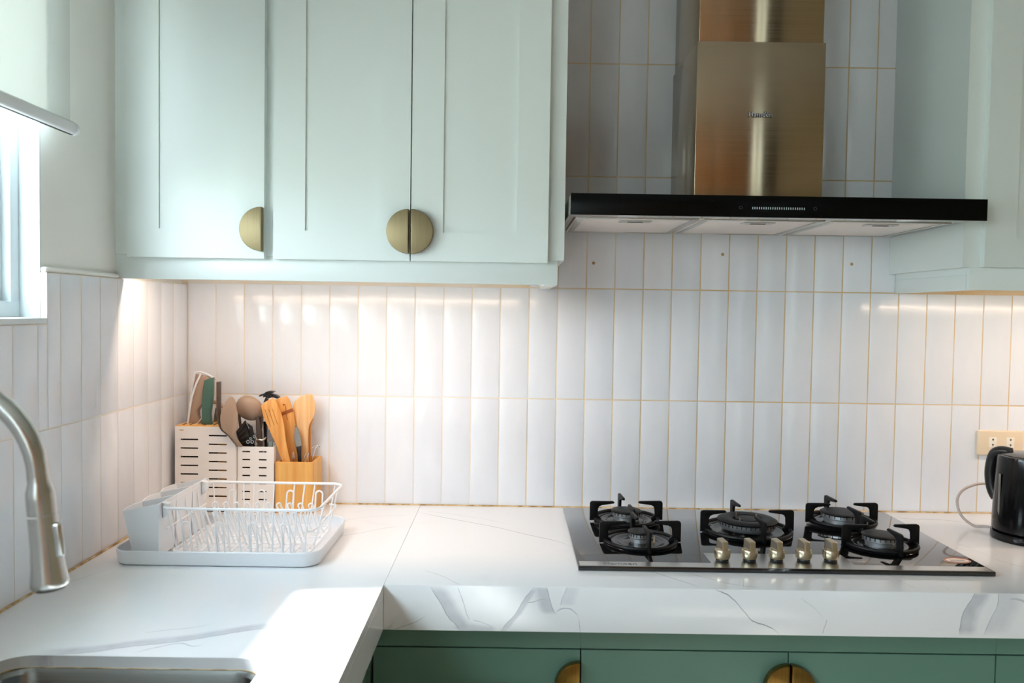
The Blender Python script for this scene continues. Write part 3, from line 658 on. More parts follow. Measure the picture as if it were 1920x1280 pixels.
def prong_mesh(R, H, tip):
    # L-shaped plate in the xz plane: outer post at x=R reaching in to x=tip
    pts = [(R, .0118), (R, H-.006), (R-.0018, H-.0018), (R-.006, H), (tip+.004, H-.0005), (tip, H-.0035), (tip+.002, H-.0062), (R-.030, H-.0105), (R-.0235, H-.0135), (R-.0205, H-.019), (R-.0195, .026), (R-.028, .0175), (R-.028, .0125)]
    return MB().prism(pts, -.0032, .0032, 'xz', .0010, 2)
BUR = [(1.1715, -.1730, .0925, .036, 0), (1.1755, -.3700, .0940, .0265, 0), (1.4510, -.2610, .1150, .0, 1), (1.7200, -.1600, .0940, .0490, 0), (1.7245, -.3680, .0910, .0385, 0)]
for (x, y, R, rc, wok) in BUR:
    # each burner is one part of the hob; its pan, cap and pan support hang under it
    pr = R-.012
    bn = go('burner', MB().lathe([(0, .0100), (pr, .0098), (pr+.002, .0125), (pr-.002, .0165), (pr-.007, .0150), (pr-.011, .0125), (pr-.016, .0150), (pr-.022, .0160), (pr-.030, .0130), (max(rc, .03)+.012, .0118), (max(rc, .03)+.004, .0140), (0, .0140)], (x, y, 0), 48), M_ENAMEL)
    if not wok:
        obj('burner_ring', MB().lathe([(0, .014), (rc*.86, .014), (rc*.86, .022), (rc*1.0, .025), (rc*1.0, .0330), (rc*.9, .0345), (0, .0345)], (x, y, 0), 40), M_ALU, bn)
        nt = MB()
        for k in range(22):
            a = 2*PI*k/22; c_x, s_y = math.cos(a), math.sin(a)
            nt.box(-.0006, .0014, -.0008, .0008, -.0028, .0032)
        bmn = nt.bm; vs = list(bmn.verts)
        for k in range(22):
            a = 2*PI*k/22
            for v in vs[k*8:(k+1)*8]:
                q = Vector((rc+v.co.x, v.co.y, .0305+v.co.z)); v.co = Vector((x+q.x*math.cos(a)-q.y*math.sin(a), y+q.x*math.sin(a)+q.y*math.cos(a), q.z))
        n_ = obj('flame_port', nt, M_HOLE, bn, smooth=0, kind='stuff')
        obj('burner_cap', MB().lathe([(0, .0395), (rc*.8, .0392), (rc*1.02, .0378), (rc*1.07, .0362), (rc*1.05, .0346), (0, .0346)], (x, y, 0), 40), M_IRON, bn)
        obj('igniter', MB().lathe([(0, .0), (.0022, 0), (.0018, .014), (.0012, .016), (0, .016)], (x+rc*1.15, y-rc*.35, .012), 10), M_CHAMP, bn)
    else:
        obj('burner_ring', MB().lathe([(.040, .020), (.062, .020), (.0665, .026), (.0675, .0355), (.062, .0375), (.040, .0370)], (x, y, 0), 48, closed=True), M_ALU, bn)
        nt = MB()
        for k in range(40): nt.box(-.0006, .0014, -.0009, .0009, -.0028, .0030)
        vs = list(nt.bm.verts)
        for k in range(40):
            a = 2*PI*k/40
            for v in vs[k*8:(k+1)*8]:
                q = Vector((.0672+v.co.x, v.co.y, .0330+v.co.z)); v.co = Vector((x+q.x*math.cos(a)-q.y*math.sin(a), y+q.x*math.sin(a)+q.y*math.cos(a), q.z))
        obj('flame_port', nt, M_HOLE, bn, smooth=0, kind='stuff')
        obj('burner_cap', MB().lathe([(.034, .0400), (.037, .0432), (.050, .0450), (.064, .0436), (.0705, .0400), (.0700, .0374), (.034, .0372)], (x, y, 0), 48, closed=True), M_IRON, bn)
        obj('burner_ring', MB().lathe([(0, .014), (.024, .014), (.027, .028), (.027, .0385), (0, .0390)], (x, y, 0), 32), M_ALU, bn)
        obj('burner_cap', MB().lathe([(0, .0445), (.022, .0442), (.0285, .0428), (.0290, .0408), (.028, .0392), (0, .0392)], (x, y, 0), 32), M_IRON, bn)
        for a in (.6, 2.2, 3.9, 5.4): obj('igniter', MB().lathe([(0, .0), (.0018, 0), (.0018, .022), (0, .024)], (x+.033*math.cos(a), y+.033*math.sin(a), .026), 10), M_CHAMP, bn)
        for a in [2*PI*(k+.5)/8 for k in range(8)]: obj('bolt', MB().lathe([(0, .004), (.0025, .003), (.003, 0)], (x+.084*math.cos(a), y+.084*math.sin(a), .0135), 8), M_CHROME, bn)
    sup = obj('pan_support', MB().tube([(x+(R-.013)*math.cos(a), y+(R-.013)*math.sin(a), .0175) for a in [2*PI*k/48 for k in range(48)]], .0042, 8, closed=True), M_IRON, bn)
    tip = .030 if not wok else .052
    H = .0600 if not wok else .0625
    for k in range(4):
        o = obj('prong', prong_mesh(R, H, tip), M_IRON, sup, 30) if k == 0 else bpy.data.objects.new('prong', pm)
        if k == 0: pm = o.data
        else: link(o, sup)
        o.location = (x, y, 0); o.rotation_euler = (0, 0, k*PI/2 + .07)
# knobs
kx = [1.3300, 1.3885, 1.4470, 1.5055, 1.5640]
k0 = None
for i, x in enumerate(kx):
    if k0 is None:
        k0 = go('knob', MB().lathe([(0, .0160), (.0150, .0160), (.0166, .0185), (.0172, .0310), (.0158, .0345), (.0, .0355)], (0, 0, 0), 36), M_CHAMP)
        obj('collar', MB().lathe([(0, .0105), (.0128, .0105), (.0138, .0125), (.0132, .0159), (0, .0159)], (0, 0, 0), 30), M_BLACKP, k0)
        gr = MB().prism([(-.0158, .030), (-.0148, .0380), (-.0132, .0440), (-.0128, .0520), (-.0112, .0536), (.0120, .0560), (.0140, .0545), (.0160, .0350), (.0160, .030)], -.0066, .0066, 'yz', .0012, 2)
        gp = obj('grip', gr, M_CHAMP, k0)
        obj('grip_inset', MB().prism([(-.0105, .0375), (-.0105, .0510), (.0110, .0530), (.0120, .0375)], -.0070, -.0064, 'yz'), mat('taupe_inset', lin(110,100,88), .4), gp)
        k = k0
    else: k = copy(k0, g_)
    k.matrix_parent_inverse = k0.matrix_parent_inverse.copy(); k.location = (x, -.4975 + i*.0022, 0); k.rotation_euler = (0, 0, .22)

# ------------------------------------------------------------------ dish rack
d_ = thing('dish_rack', 'white dish rack with wire basket, drip tray and hanging cutlery cups in the worktop corner', 'dish rack', (.27, -.41, 0))
do = lambda n, mb, m, p=None, **k: cobj(d_, n, mb, m, p, **k)
mb = MB(); rings = []
for (e, z, r) in ((.016, .0012, .030), (.008, .0008, .034), (.004, .0035, .036), (.0, .0300, .040), (.0012, .0318, .039), (.0030, .0310, .037), (.0070, .0090, .033), (.013, .0060, .028)):
    rings.append([mb.bm.verts.new((x, y, z)) for x, y in rrect(.0600+e, .4880-e, -.5620+e, -.2520-e, r, 7)])
for a, b in zip(rings, rings[1:]):
    for k in range(len(a)): mb.bm.faces.new((a[k], a[(k+1) % len(a)], b[(k+1) % len(a)], b[k]))
mb.bm.faces.new(rings[-1]); mb.bm.faces.new(rings[0][::-1]); bmesh.ops.recalc_face_normals(mb.bm, faces=mb.bm.faces)
do('drip_tray', mb, M_WPLAST)
TX0, TX1, TY0, TY1, TZ = .1500, .4790, -.5330, -.2680, .1130      # top rim
BX0, BX1, BY0, BY1, BZ = .1660, .4560, -.5130, -.2870, .0165      # basket floor
rim = do('basket_rim', MB().tube([(x, y, TZ) for x, y in rrect(TX0, TX1, TY0, TY1, .028, 6)], .0032, 8, closed=True), M_WWIRE)
obj('basket_floor_ring', MB().tube([(x, y, BZ) for x, y in rrect(BX0, BX1, BY0, BY1, .022, 6)], .0020, 8, closed=True), M_WWIRE, rim)
mz = .066; q = (mz-BZ)/(TZ-BZ)
mid = [BX0+(TX0-BX0)*q, BX1+(TX1-BX1)*q, BY0+(TY0-BY0)*q, BY1+(TY1-BY1)*q]
obj('end_wire', MB().tube([(mid[1]-.02, mid[2]+.001, mz), (mid[1]-.004, mid[2]+.006, mz), (mid[1], mid[2]+.024, mz), (mid[1], mid[3]-.024, mz), (mid[1]-.004, mid[3]-.006, mz), (mid[1]-.02, mid[3]-.001, mz)], .0017), M_WWIRE, rim)
obj('end_wire', MB().tube([(mid[0], mid[2]+.01, mz), (mid[0], mid[3]-.01, mz)], .0017), M_WWIRE, rim)
# cross wires run down from the front rim, over the floor and up to the back
for i in range(13):
    x = .1800 + i*.0222
    fx = lambda z, X=x: X + (X-.3145)*(z-BZ)/(TZ-BZ)*.10
    if i % 2 == 0 or i in (3, 9):
        p = [(fx(TZ), TY0, TZ), (fx(BZ), BY0, BZ+.004), (fx(BZ), BY0+.008, BZ), (fx(BZ), BY1-.008, BZ), (fx(BZ), BY1, BZ+.004), (fx(TZ), TY1, TZ)]
    else:
        p = [(fx(TZ), TY0, TZ), (fx(BZ), BY0, BZ+.004), (fx(BZ), BY0+.008, BZ), (fx(BZ), BY1-.01, BZ)]
    obj('cross_wire', MB().tube(p, .0019, 6), M_WWIRE, rim)
for y in (BY0+.05, -.43, -.375, BY1-.045): obj('floor_wire', MB().tube([(BX0, y, BZ-.003), (BX1, y, BZ-.003)], .0018, 6), M_WWIRE, rim)
for y in (-.47, -.33): obj('end_post', MB().tube([(TX1, y, TZ), (BX1, y, BZ)], .0018, 6), M_WWIRE, rim)
for y in (-.47, -.40, -.33): obj('end_post', MB().tube([(TX0, y, TZ), (BX0, y, BZ)], .0018, 6), M_WWIRE, rim)
# arched guards standing along both long sides
def arch(x, y0, y1, z0, z1, w=.0165, lean=0.0):
    pts = [(x-w/2, y0, z0), (x-w/2, y1, z1-w/2)] + [(x-w/2*math.cos(a), y1, z1-w/2+w/2*math.sin(a)) for a in [PI*k/8 for k in range(1, 8)]] + [(x+w/2, y1, z1-w/2), (x+w/2, y0, z0)]
    return [(a+lean*(c-z0), b, c) for a, b, c in pts]
for i in range(4):
    x = .2150 + i*.0690
    obj('guard_arch', MB().tube(arch(x, BY1, BY1+.014, BZ, .0960), .0021, 6), M_WWIRE, rim)
    obj('guard_arch', MB().tube(arch(x-.012, BY0, BY0-.013, BZ, .0840), .0021, 6), M_WWIRE, rim)
# two rows of leaning plate dividers: narrow hairpins
for (y, z1, x0) in ((-.455, .0900, .1900), (-.350, .0840, .2000)):
    for i in range(10):
        x = x0 + i*.0245
        w = .0048; u, v = .8, .6            # the hairpin's plane, turned a little from the long side
        p = [(x-w*u+.024, y-w*v, BZ)] + [(x-w*math.cos(a)*u, y-w*math.cos(a)*v, z1-w+w*math.sin(a)) for a in [PI*k/8 for k in range(9)]] + [(x+w*u+.024, y+w*v, BZ)]
        obj('plate_divider', MB().tube(p, .0021, 6), M_WWIRE, rim)
# hanging cutlery cups, one casting with three pockets
def cup(y0, y1):
    m = MB(); R = []
    def ring(x0, x1, ya, yb, zf, zb, bow):
        pts = []
        n = 8
        for k in range(n+1):                      # bowed outer side from front to back
            u = k/n; pts.append((x0 - bow*math.sin(PI*u), ya+(yb-ya)*u, zf))
        pts += [(x1, yb, zb), (x1, ya, zb)]
        return [m.bm.verts.new(p) for p in pts]
    T = .0026
    R.append(ring(.098, .150, y0+.006, y1-.006, .0110, .0110, .010))
    R.append(ring(.078, .1530, y0, y1, .1080, .1230, .008))
    R.append(ring(.078+T, .1530-T, y0+T, y1-T, .1080, .1230, .008))
    R.append(ring(.098+T, .150-T, y0+.006+T, y1-.006-T, .0140, .0140, .010))
    for a, b in zip(R, R[1:]):
        for k in range(len(a)): m.bm.faces.new((a[k], a[(k+1) % len(a)], b[(k+1) % len(a)], b[k]))
    m.bm.faces.new(R[-1]); m.bm.faces.new(R[0][::-1]); bmesh.ops.recalc_face_normals(m.bm, faces=m.bm.faces)
    return m
for k in range(3):
    y0 = -.5400 + k*.0905
    do('cutlery_cup', cup(y0, y0+.0895), M_WPLAST, smooth=40)
for y in (-.515, -.300):
    ck = do('hook_clip', MB().prism([(.1530, .1230), (.1660, .1200), (.1640, .0960), (.1540, .0900)], y-.008, y+.008, 'xz', .001), M_WPLAST)
    obj('wire_end', MB().tube([(.150, y-.012, .1170), (.156, y-.0085, .1185)], .0018, 6), M_STEELP, ck)

# ------------------------------------------------------------------ slotted knife block and utensil holder
def slotted(name, root, outline, slots, y0, y1, m, t=.0016):
    o = cobj(root, name, MB().prism(outline, y0, y1, 'xz', .0006, 1), m, smooth=30)
    cut = MB()
    for (a, b, z) in slots: cut.prism(rrect(a, b, z-.0019, z+.0019, .0017, 3), y0-.01, y1+.01, 'xz')
    boolean(o, cut); return o
n_ = thing('knife_block', 'tall white metal knife block with slotted front and bamboo top in the tiled corner', 'knife block', (.09, -.08, 0))
KX0, KX1, KYF, KYB, KZ = .0145, .1700, -.1200, -.0350, .2240
SL = [(.0290, .0745, z) for z in [.1905-k*.0224 for k in range(8)]] + [(.1010, .1480, z) for z in [.2010-k*.0224 for k in range(8)]]
OUT = [(KX0, .0010), (KX1, .0010), (KX1, .1760), (.1335, KZ), (KX0, KZ)]
slotted('front_plate', n_, OUT, SL, KYF, KYF+.0018, M_WMETAL)
slotted('back_plate', n_, OUT, [], KYB-.0018, KYB, M_WMETAL)
no = lambda n, mb, m, p=None, **k: cobj(n_, n, mb, m, p, **k)
no('side_plate', MB().box(KX0, KX0+.0018, KYF+.0018, KYB-.0018, .001, KZ), M_WMETAL, smooth=0)
no('side_plate', MB().box(KX1-.0018, KX1, KYF+.0018, KYB-.0018, .001, .172), M_WMETAL, smooth=0)
no('base_slot', MB().box(.080, .150, KYF-.0006, KYF-.0001, .0040, .0080).box(.080, .150, KYF-.0006, KYF-.0001, .0110, .0150), M_HOLE, smooth=0)
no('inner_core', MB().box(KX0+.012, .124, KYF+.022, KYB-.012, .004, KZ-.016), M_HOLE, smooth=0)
no('inner_core', MB().box(.118, .150, KYF+.020, KYF+.024, .004, .180), M_BAMB, smooth=0)
top = no('bamboo_top', MB().prism([(KX0+.002, KYF+.002), (.132, KYF+.002), (.132, KYB-.002), (KX0+.002, KYB-.002)], KZ-.008, KZ+.0022, 'xy', .0006), M_BAMB)
for x in (.030, .048, .085, .108): obj('blade_slot', MB().box(x-.0022, x+.0022, -.105, -.050, KZ+.0022, KZ+.0026), M_HOLE, top, smooth=0)
no('maker_mark', MB().box(.0260, .0370, KYF-.0004, KYF-.0001, .2135, .2155), M_PLUG, smooth=0)

u_ = thing('utensil_holder', 'low white slotted metal caddy full of utensils, between knife block and bamboo box', 'utensil holder', (.218, -.08, 0))
UX0, UX1, UYF, UYB, UZ = .1712, .2655, -.1080, -.0300, .1720
SL2 = [(.1835, .2045, z) for z in [.1590-k*.0208 for k in range(7)]] + [(.2260, .2470, z) for z in [.1590-k*.0208 for k in range(7)]]
slotted('front_plate', u_, [(UX0, .001), (UX1, .001), (UX1, UZ), (UX0, UZ)], SL2, UYF, UYF+.0018, M_WMETAL)
uo = lambda n, mb, m, p=None, **k: cobj(u_, n, mb, m, p, **k)
uo('back_plate', MB().box(UX0, UX1, UYB-.0018, UYB, .001, UZ), M_WMETAL, smooth=0)
for a in (UX0, UX1-.0018): uo('side_plate', MB().box(a, a+.0018, UYF+.0018, UYB-.0018, .001, UZ), M_WMETAL, smooth=0)
uo('bottom_plate', MB().box(UX0+.0018, UX1-.0018, UYF+.0018, UYB-.0018, .001, .003), M_BLACKP, smooth=0)
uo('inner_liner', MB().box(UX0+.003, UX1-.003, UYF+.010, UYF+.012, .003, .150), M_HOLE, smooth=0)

bb = thing('utensil_box', 'square bamboo box holding wooden spatulas, beside the white slotted caddy', 'utensil holder', (.32, -.06, 0))
BXa, BXb, BYa, BYb, BZt = .2690, .3685, -.1080, -.0120, .1330
mb = MB(); rings = []
for (e, z) in ((0, .0008), (0, BZt), (.008, BZt), (.008, .012)):
    rings.append([mb.bm.verts.new((x, y, z)) for x, y in ((BXa+e, BYa+e), (BXb-e, BYa+e), (BXb-e, BYb-e), (BXa+e, BYb-e))])
for a, b in zip(rings, rings[1:]):
    for k in range(4): mb.bm.faces.new((a[k], a[(k+1) % 4], b[(k+1) % 4], b[k]))
mb.bm.faces.new(rings[-1]); mb.bm.faces.new(rings[0][::-1]); bmesh.ops.recalc_face_normals(mb.bm, faces=mb.bm.faces)
es = [e for e in mb.bm.edges]
bmesh.ops.bevel(mb.bm, geom=es, offset=.0012, segments=2, affect='EDGES')
o = obj('box', mb, M_BAMB, bb); pin(o, bb)

# ---- the utensils: flat pieces follow their real outline and thickness
def flat(name, outline, y, th, m, parent=None, bev=.0012, n=3, lean=0.0, bulge=0.0, round_=True, pin_to=None):
    pts = smooth_outline(outline, n) if round_ else outline
    mb = MB().prism(pts, y-th/2, y+th/2, 'xz', bev, 2)
    zb = min(p[1] for p in pts)
    if lean: mb.each(lambda c: (c.x, c.y + lean*(c.z-zb), c.z))
    o = obj(name, mb, m, parent)
    if parent is not None and pin_to is not None: pin(o, pin_to)
    return o
def seat(root, o): pin(o, root); return o
def util(name, label, cat, loc): return thing(name, label, cat, loc)

# standing in the knife block
k_ = util('knife', 'broad beige knife handle with white rim, nearest the tiled corner in the block', 'knife', (.04, -.075, .225))
seat(k_, obj('handle', MB().prism([(0.0318, 0.2218),(0.0381, 0.2655),(0.045, 0.3035),(0.0575, 0.3345),(0.0659, 0.3529),(0.0966, 0.3407),(0.0967, 0.3015),(0.0744, 0.2843),(0.0562, 0.2616),(0.0562, 0.2489),(0.0647, 0.2308),(0.0675, 0.2224)], -.081, -.069, 'xz', .002), M_BROWN, k_))
seat(k_, obj('rim', MB().tube([(x, -.082, z) for x, z in [(0.0324, 0.2239),(0.0386, 0.2675),(0.0442, 0.2984),(0.0553, 0.3321),(0.0671, 0.3575)]], .0029, 8), M_WPLAST, k_))
seat(k_, obj('tang', MB().box(.040, .056, -.0765, -.0735, .150, .2262), M_STEELP, k_))
k_ = util('knife', 'slimmer white-edged beige knife handle behind, leaning on the corner tiles', 'knife', (.045, -.055, .225))
seat(k_, obj('handle', MB().prism([(0.0275, 0.219),(0.0331, 0.2815),(0.0415, 0.3538),(0.057, 0.3526),(0.0781, 0.3473),(0.095, 0.3405),(0.0838, 0.3332),(0.0612, 0.3357),(0.05, 0.3058),(0.0416, 0.2561),(0.0388, 0.2192)], -.061, -.051, 'xz', .0015), M_BROWN, k_))
seat(k_, obj('rim', MB().tube([(x, -.0615, z) for x, z in [(0.028, 0.2423),(0.0329, 0.2877),(0.0378, 0.3273),(0.0434, 0.3584),(0.0574, 0.3601),(0.0743, 0.3547),(0.094, 0.3437)]], .0030, 8), M_WPLAST, k_))
k_ = util('kitchen_shears', 'beige looped kitchen shears handles behind the green knife', 'shears', (.085, -.095, .225))
seat(k_, obj('handle_loop', MB().tube([(x, -.050, z) for x, z in [(0.0567, 0.2244),(0.0496, 0.2414),(0.0481, 0.2584),(0.0566, 0.2742),(0.0764, 0.2816),(0.099, 0.2777),(0.116, 0.2665),(0.1217, 0.2482),(0.1133, 0.2281),(0.0991, 0.2208)]], [.0035,.0042,.005,.005,.005,.0052,.0052,.005,.0045,.004], 10), M_BROWN, k_))
seat(k_, obj('blade', MB().prism([(0.085, 0.2149),(0.1105, 0.2153),(0.1075, 0.2565),(0.0934, 0.2648)], -.0505, -.0495, 'xz'), M_STEELP, k_))
k_ = util('wire_hook', 'thin pale wire bent at the foot of the beige handles on the bamboo top', 'wire', (.06, -.1, .2262))
seat(k_, obj('wire', MB().tube([(x, -.095, z) for x, z in [(0.0445, 0.2262),(0.0584, 0.2257),(0.0667, 0.2335),(0.075, 0.2447)]], .0009, 6), M_WPLAST, k_))
k_ = util('knife', 'dark green handled knife in the white slotted knife block', 'knife', (.085, -.09, .225))
GO = [(340+a/8.536, 690+b/8.536) for a, b in [(375,195),(455,158),(524,146),(526,300),(522,440),(500,600),(484,730),(494,850),(516,926),(334,926),(338,760),(340,520),(352,360)]]
seat(k_, obj('handle', MB().prism([(0.0799, 0.3403),(0.0931, 0.3468),(0.104, 0.3491),(0.1043, 0.324),(0.1035, 0.301),(0.1001, 0.2752),(0.0977, 0.2535),(0.0995, 0.234),(0.1029, 0.2215),(0.0731, 0.221),(0.0739, 0.2483),(0.0741, 0.2873),(0.076, 0.3138)], -.098, -.084, 'xz', .0035, 3), M_DGREEN, k_))
seat(k_, obj('blade', MB().box(.079, .083, -.105, -.065, .08, .2245), M_STEELP, k_))

# standing in the white caddy
s_ = util('spatula', 'dark brown nylon turner seen edge-on at the tall end of the caddy', 'utensil', (.18, -.06, .05))
seg = spline([(x, -.126, z) for x, z in [(0.1322, 0.3414),(0.1323, 0.2935),(0.1324, 0.2455),(0.1372, 0.2222),(0.1482, 0.21),(0.1619, 0.1979),(0.1784, 0.1706),(0.1922, 0.1295)]], 4)
mb = MB().tube(seg, [.0048 - .0022*min(1, max(0, (k-8)/10)) for k in range(len(seg))], 10)
mb.each(lambda c: (c.x, -.1285 + (c.y+.126)*(2.6 if c.z > .250 else max(.9, 2.6*(c.z-.18)/.07)) - (.006 if c.z > .25 else 0) + max(0, .192-c.z)*1.1, c.z))
seat(s_, obj('blade', mb, M_DARKBR, s_))
s_ = util('spoon', 'slim brown nylon spoon standing in front, between knife block and caddy', 'utensil', (.17, -.095, .05))
SPO = [(0.1616, 0.3033),(0.1711, 0.3),(0.1766, 0.2864),(0.1808, 0.2605),(0.1822, 0.2331),(0.1802, 0.2193),(0.1741, 0.2096),(0.1769, 0.196),(0.1838, 0.1768),(0.1935, 0.1165),(0.1881, 0.1136),(0.1784, 0.1575),(0.166, 0.1958),(0.155, 0.2094),(0.1441, 0.2202),(0.14, 0.2324),(0.1392, 0.2557),(0.1467, 0.2805)]
mb = MB().prism(smooth_outline(SPO, 3), -.1400, -.1350, 'xz', .0016, 2)
mb.each(lambda c: (c.x, c.y - .006*max(0, 1-((c.x-.1465)/.021)**2)*max(0, 1-((c.z-.255)/.048)**2) + max(0, .200-c.z)*1.1, c.z))
seat(s_, obj('bowl', mb, M_BROWN, s_))
s_ = util('ladle', 'large round brown nylon ladle head above the caddy', 'utensil', (.2, -.06, .05))
mb = MB(); bmesh.ops.create_uvsphere(mb.bm, u_segments=32, v_segments=20, radius=1)
bmesh.ops.delete(mb.bm, geom=[v for v in mb.bm.verts if v.co.z > .12], context='VERTS')
bmesh.ops.solidify(mb.bm, geom=list(mb.bm.faces), thickness=.06)
mb.xf(Matrix.Translation(([(0.1892, 0.2676)][0][0], -.062, [(0.1892, 0.2676)][0][1])) @ Matrix.Rotation(math.radians(22), 4, 'Y') @ Matrix.Rotation(math.radians(-66), 4, 'X') @ Matrix.Diagonal((.0375, .0360, .0260, 1)))
seat(s_, obj('bowl', mb, M_BROWN, s_))
seat(s_, obj('handle', MB().tube(spline([(x, -.06, z) for x, z in [(0.1603, 0.2839),(0.1604, 0.2372),(0.1691, 0.1878),(0.182, 0.1027)]], 4), .0040, 10), M_DARKBR, s_))
s_ = util('pasta_server', 'black pasta server with toothed rim, at the back of the caddy', 'utensil', (.23, -.045, .05))
SV = [(430+a/8, 720+b/8) for a, b in [(445,178),(480,150),(520,142),(560,112),(600,100),(660,104),(690,116),(655,128),(625,140),(660,146),(705,160),(742,184),(756,214),(730,214),(700,206),(672,196),(640,196),(600,210),(580,200),(574,230),(548,262),(520,268),(540,225),(556,190),(530,190),(510,200),(520,168),(495,176),(470,182)]]
mb = MB().prism([(0.2087, 0.2973),(0.2149, 0.3024),(0.222, 0.3039),(0.229, 0.3094),(0.2361, 0.3117),(0.2467, 0.3111),(0.2521, 0.3091),(0.2459, 0.3068),(0.2404, 0.3046),(0.2467, 0.3036),(0.2545, 0.3013),(0.2613, 0.2971),(0.2638, 0.2918),(0.2592, 0.2917),(0.2539, 0.293),(0.2489, 0.2948),(0.2432, 0.2947),(0.2362, 0.2921),(0.2326, 0.2939),(0.2317, 0.2885),(0.227, 0.2827),(0.2221, 0.2816),(0.2256, 0.2895),(0.2284, 0.2955),(0.2239, 0.2954),(0.2203, 0.2937),(0.222, 0.2994),(0.2176, 0.2979),(0.2132, 0.2967)], -.056, -.040, 'xz')
seat(s_, obj('head', mb, M_BLACKP, s_))
seat(s_, obj('handle', MB().tube([(x, -.05, z) for x, z in [(0.2305, 0.2896),(0.2293, 0.2512),(0.2281, 0.1871),(0.2257, 0.1014)]], .0036, 8), M_BLACKP, s_))
s_ = util('tongs', 'dark brown crossed tongs rising behind the ladle', 'utensil', (.225, -.055, .05))
seat(s_, obj('arm', MB().prism([(0.2065, 0.2505),(0.2128, 0.2548),(0.2185, 0.2324),(0.2228, 0.2014),(0.2244, 0.1619),(0.2274, 0.1053),(0.2134, 0.1051),(0.211, 0.1617),(0.2088, 0.2012)], -.074, -.066, 'xz', .0015), M_DARKBR, s_))
seat(s_, obj('arm', MB().prism([(0.2103, 0.2623),(0.2201, 0.2709),(0.2244, 0.2526),(0.2231, 0.2314),(0.2176, 0.2001),(0.2205, 0.1605),(0.2236, 0.1037),(0.2137, 0.1036),(0.2106, 0.1745),(0.2112, 0.217),(0.2132, 0.2383)], -.064, -.058, 'xz', .0015), M_DARKBR, s_))
s_ = util('grater', 'black ribbed grater with steel edge, tilted in the front of the caddy', 'utensil', (.2, -.085, .05))
seat(s_, obj('plate', MB().prism([(0.1611, 0.2083),(0.1833, 0.2367),(0.2024, 0.1725),(0.2067, 0.1361),(0.1788, 0.1328),(0.1703, 0.172)], -.088, -.082, 'xz', .001), M_BLACKP, s_))
for k in range(7):
    q = k/7
    a = Vector([(0.1663, 0.2063)][0]).lerp(Vector([(0.1761, 0.1743)][0]), q); b = Vector([(0.1843, 0.2304)][0]).lerp(Vector([(0.1997, 0.1789)][0]), q)
    seat(s_, obj('rib', MB().tube([(a.x, -.089, a.y), (b.x, -.089, b.y)], .0010, 6), M_BLACKP if k % 2 else M_DARKBR, s_))
seat(s_, obj('edge_strip', MB().tube([(x, -.090, z) for x, z in [(0.1863, 0.2374),(0.1954, 0.2152)]], .0010, 6), M_CHROME, s_))
seat(s_, obj('edge_strip', MB().tube([(x, -.090, z) for x, z in [(0.1614, 0.2063),(0.1705, 0.1784)]], .0010, 6), M_CHROME, s_))
s_ = util('masher', 'black handled gadget leaning right of the ribbed grater', 'utensil', (.215, -.08, .05))
seat(s_, obj('body', MB().prism([(0.1857, 0.2297),(0.2004, 0.2201),(0.2047, 0.2103),(0.2062, 0.1878),(0.2092, 0.1343),(0.1952, 0.1312),(0.1893, 0.1974)], -.082, -.074, 'xz', .0015), M_BLACKP, s_))
seat(s_, obj('handle', MB().tube([(x, -.084, z) for x, z in [(0.2036, 0.2202),(0.2064, 0.209),(0.2071, 0.2034)]], .0014, 6), M_CHROME, s_))
s_ = util('can_opener', 'small steel can opener with round gears at the caddy rim', 'can opener', (.215, -.09, .05))
for (px, py, r) in [(0.1937, 0.1821, 0.0057), (0.2049, 0.1822, 0.0054), (0.2104, 0.1963, 0.0049), (0.2007, 0.1905, 0.0041), (0.2146, 0.1768, 0.0041)]:
    seat(s_, obj('gear', MB().lathe([(r*.45, -.0006), (r*.9, -.0006), (r*.9, .0006), (r*.45, .0006)], (px, -.093, py), 14, 'y', closed=True), M_CHROME, s_))
seat(s_, obj('arm', MB().tube([(x, -.092, z) for x, z in [(0.2114, 0.2045),(0.217, 0.1878),(0.2281, 0.188),(0.2406, 0.1938)]], .0015, 8), M_CHROME, s_))
seat(s_, obj('arm', MB().tube([(x, -.092, z) for x, z in [(0.2128, 0.1962),(0.2171, 0.1739),(0.22, 0.1375)]], .0015, 8), M_CHROME, s_))
seat(s_, obj('wing_key', MB().tube([(x, -.094, z) for x, z in [(0.2226, 0.1893),(0.2309, 0.1866),(0.2392, 0.191)]], .0022, 8), M_CHAMP, s_))
for i, (a, b, c, l) in enumerate(((501.5, 790, 1.3, 'thicker steel skewer standing near the slotted bamboo spatula'), (505, 803, 1.0, 'thin steel skewer nearest the bamboo box in the caddy'))):
    p = [(0.2404, 0.2312),(0.2423, 0.1075)] if i == 0 else [(0.2453, 0.2145),(0.2479, 0.1076)]
    sk = util('skewer', l, 'skewer', (p[0][0], -.08, .05))
    seat(sk, obj('rod', MB().tube([(x, -.08, z) for x, z in p], .0011*c, 8), M_CHROME, sk))
s_ = util('peeler', 'short peeler with clear blue-grey handle at the caddy corner by the bamboo', 'peeler', (.25, -.085, .05))
seat(s_, obj('handle', MB().prism([(0.2471, 0.1821),(0.2569, 0.185),(0.2578, 0.1233),(0.2474, 0.1232)], -.093, -.085, 'xz', .002), mat('blue_grey_plastic', lin(120,138,140), .2), s_))
s_ = util('whisk', 'black handled whisk standing at the back of the caddy', 'utensil', (.245, -.05, .05))
seat(s_, obj('handle', MB().tube([(x, -.045, z) for x, z in [(0.2236, 0.2291),(0.2266, 0.1863),(0.2299, 0.1005)]], .0052, 10), M_BLACKP, s_))

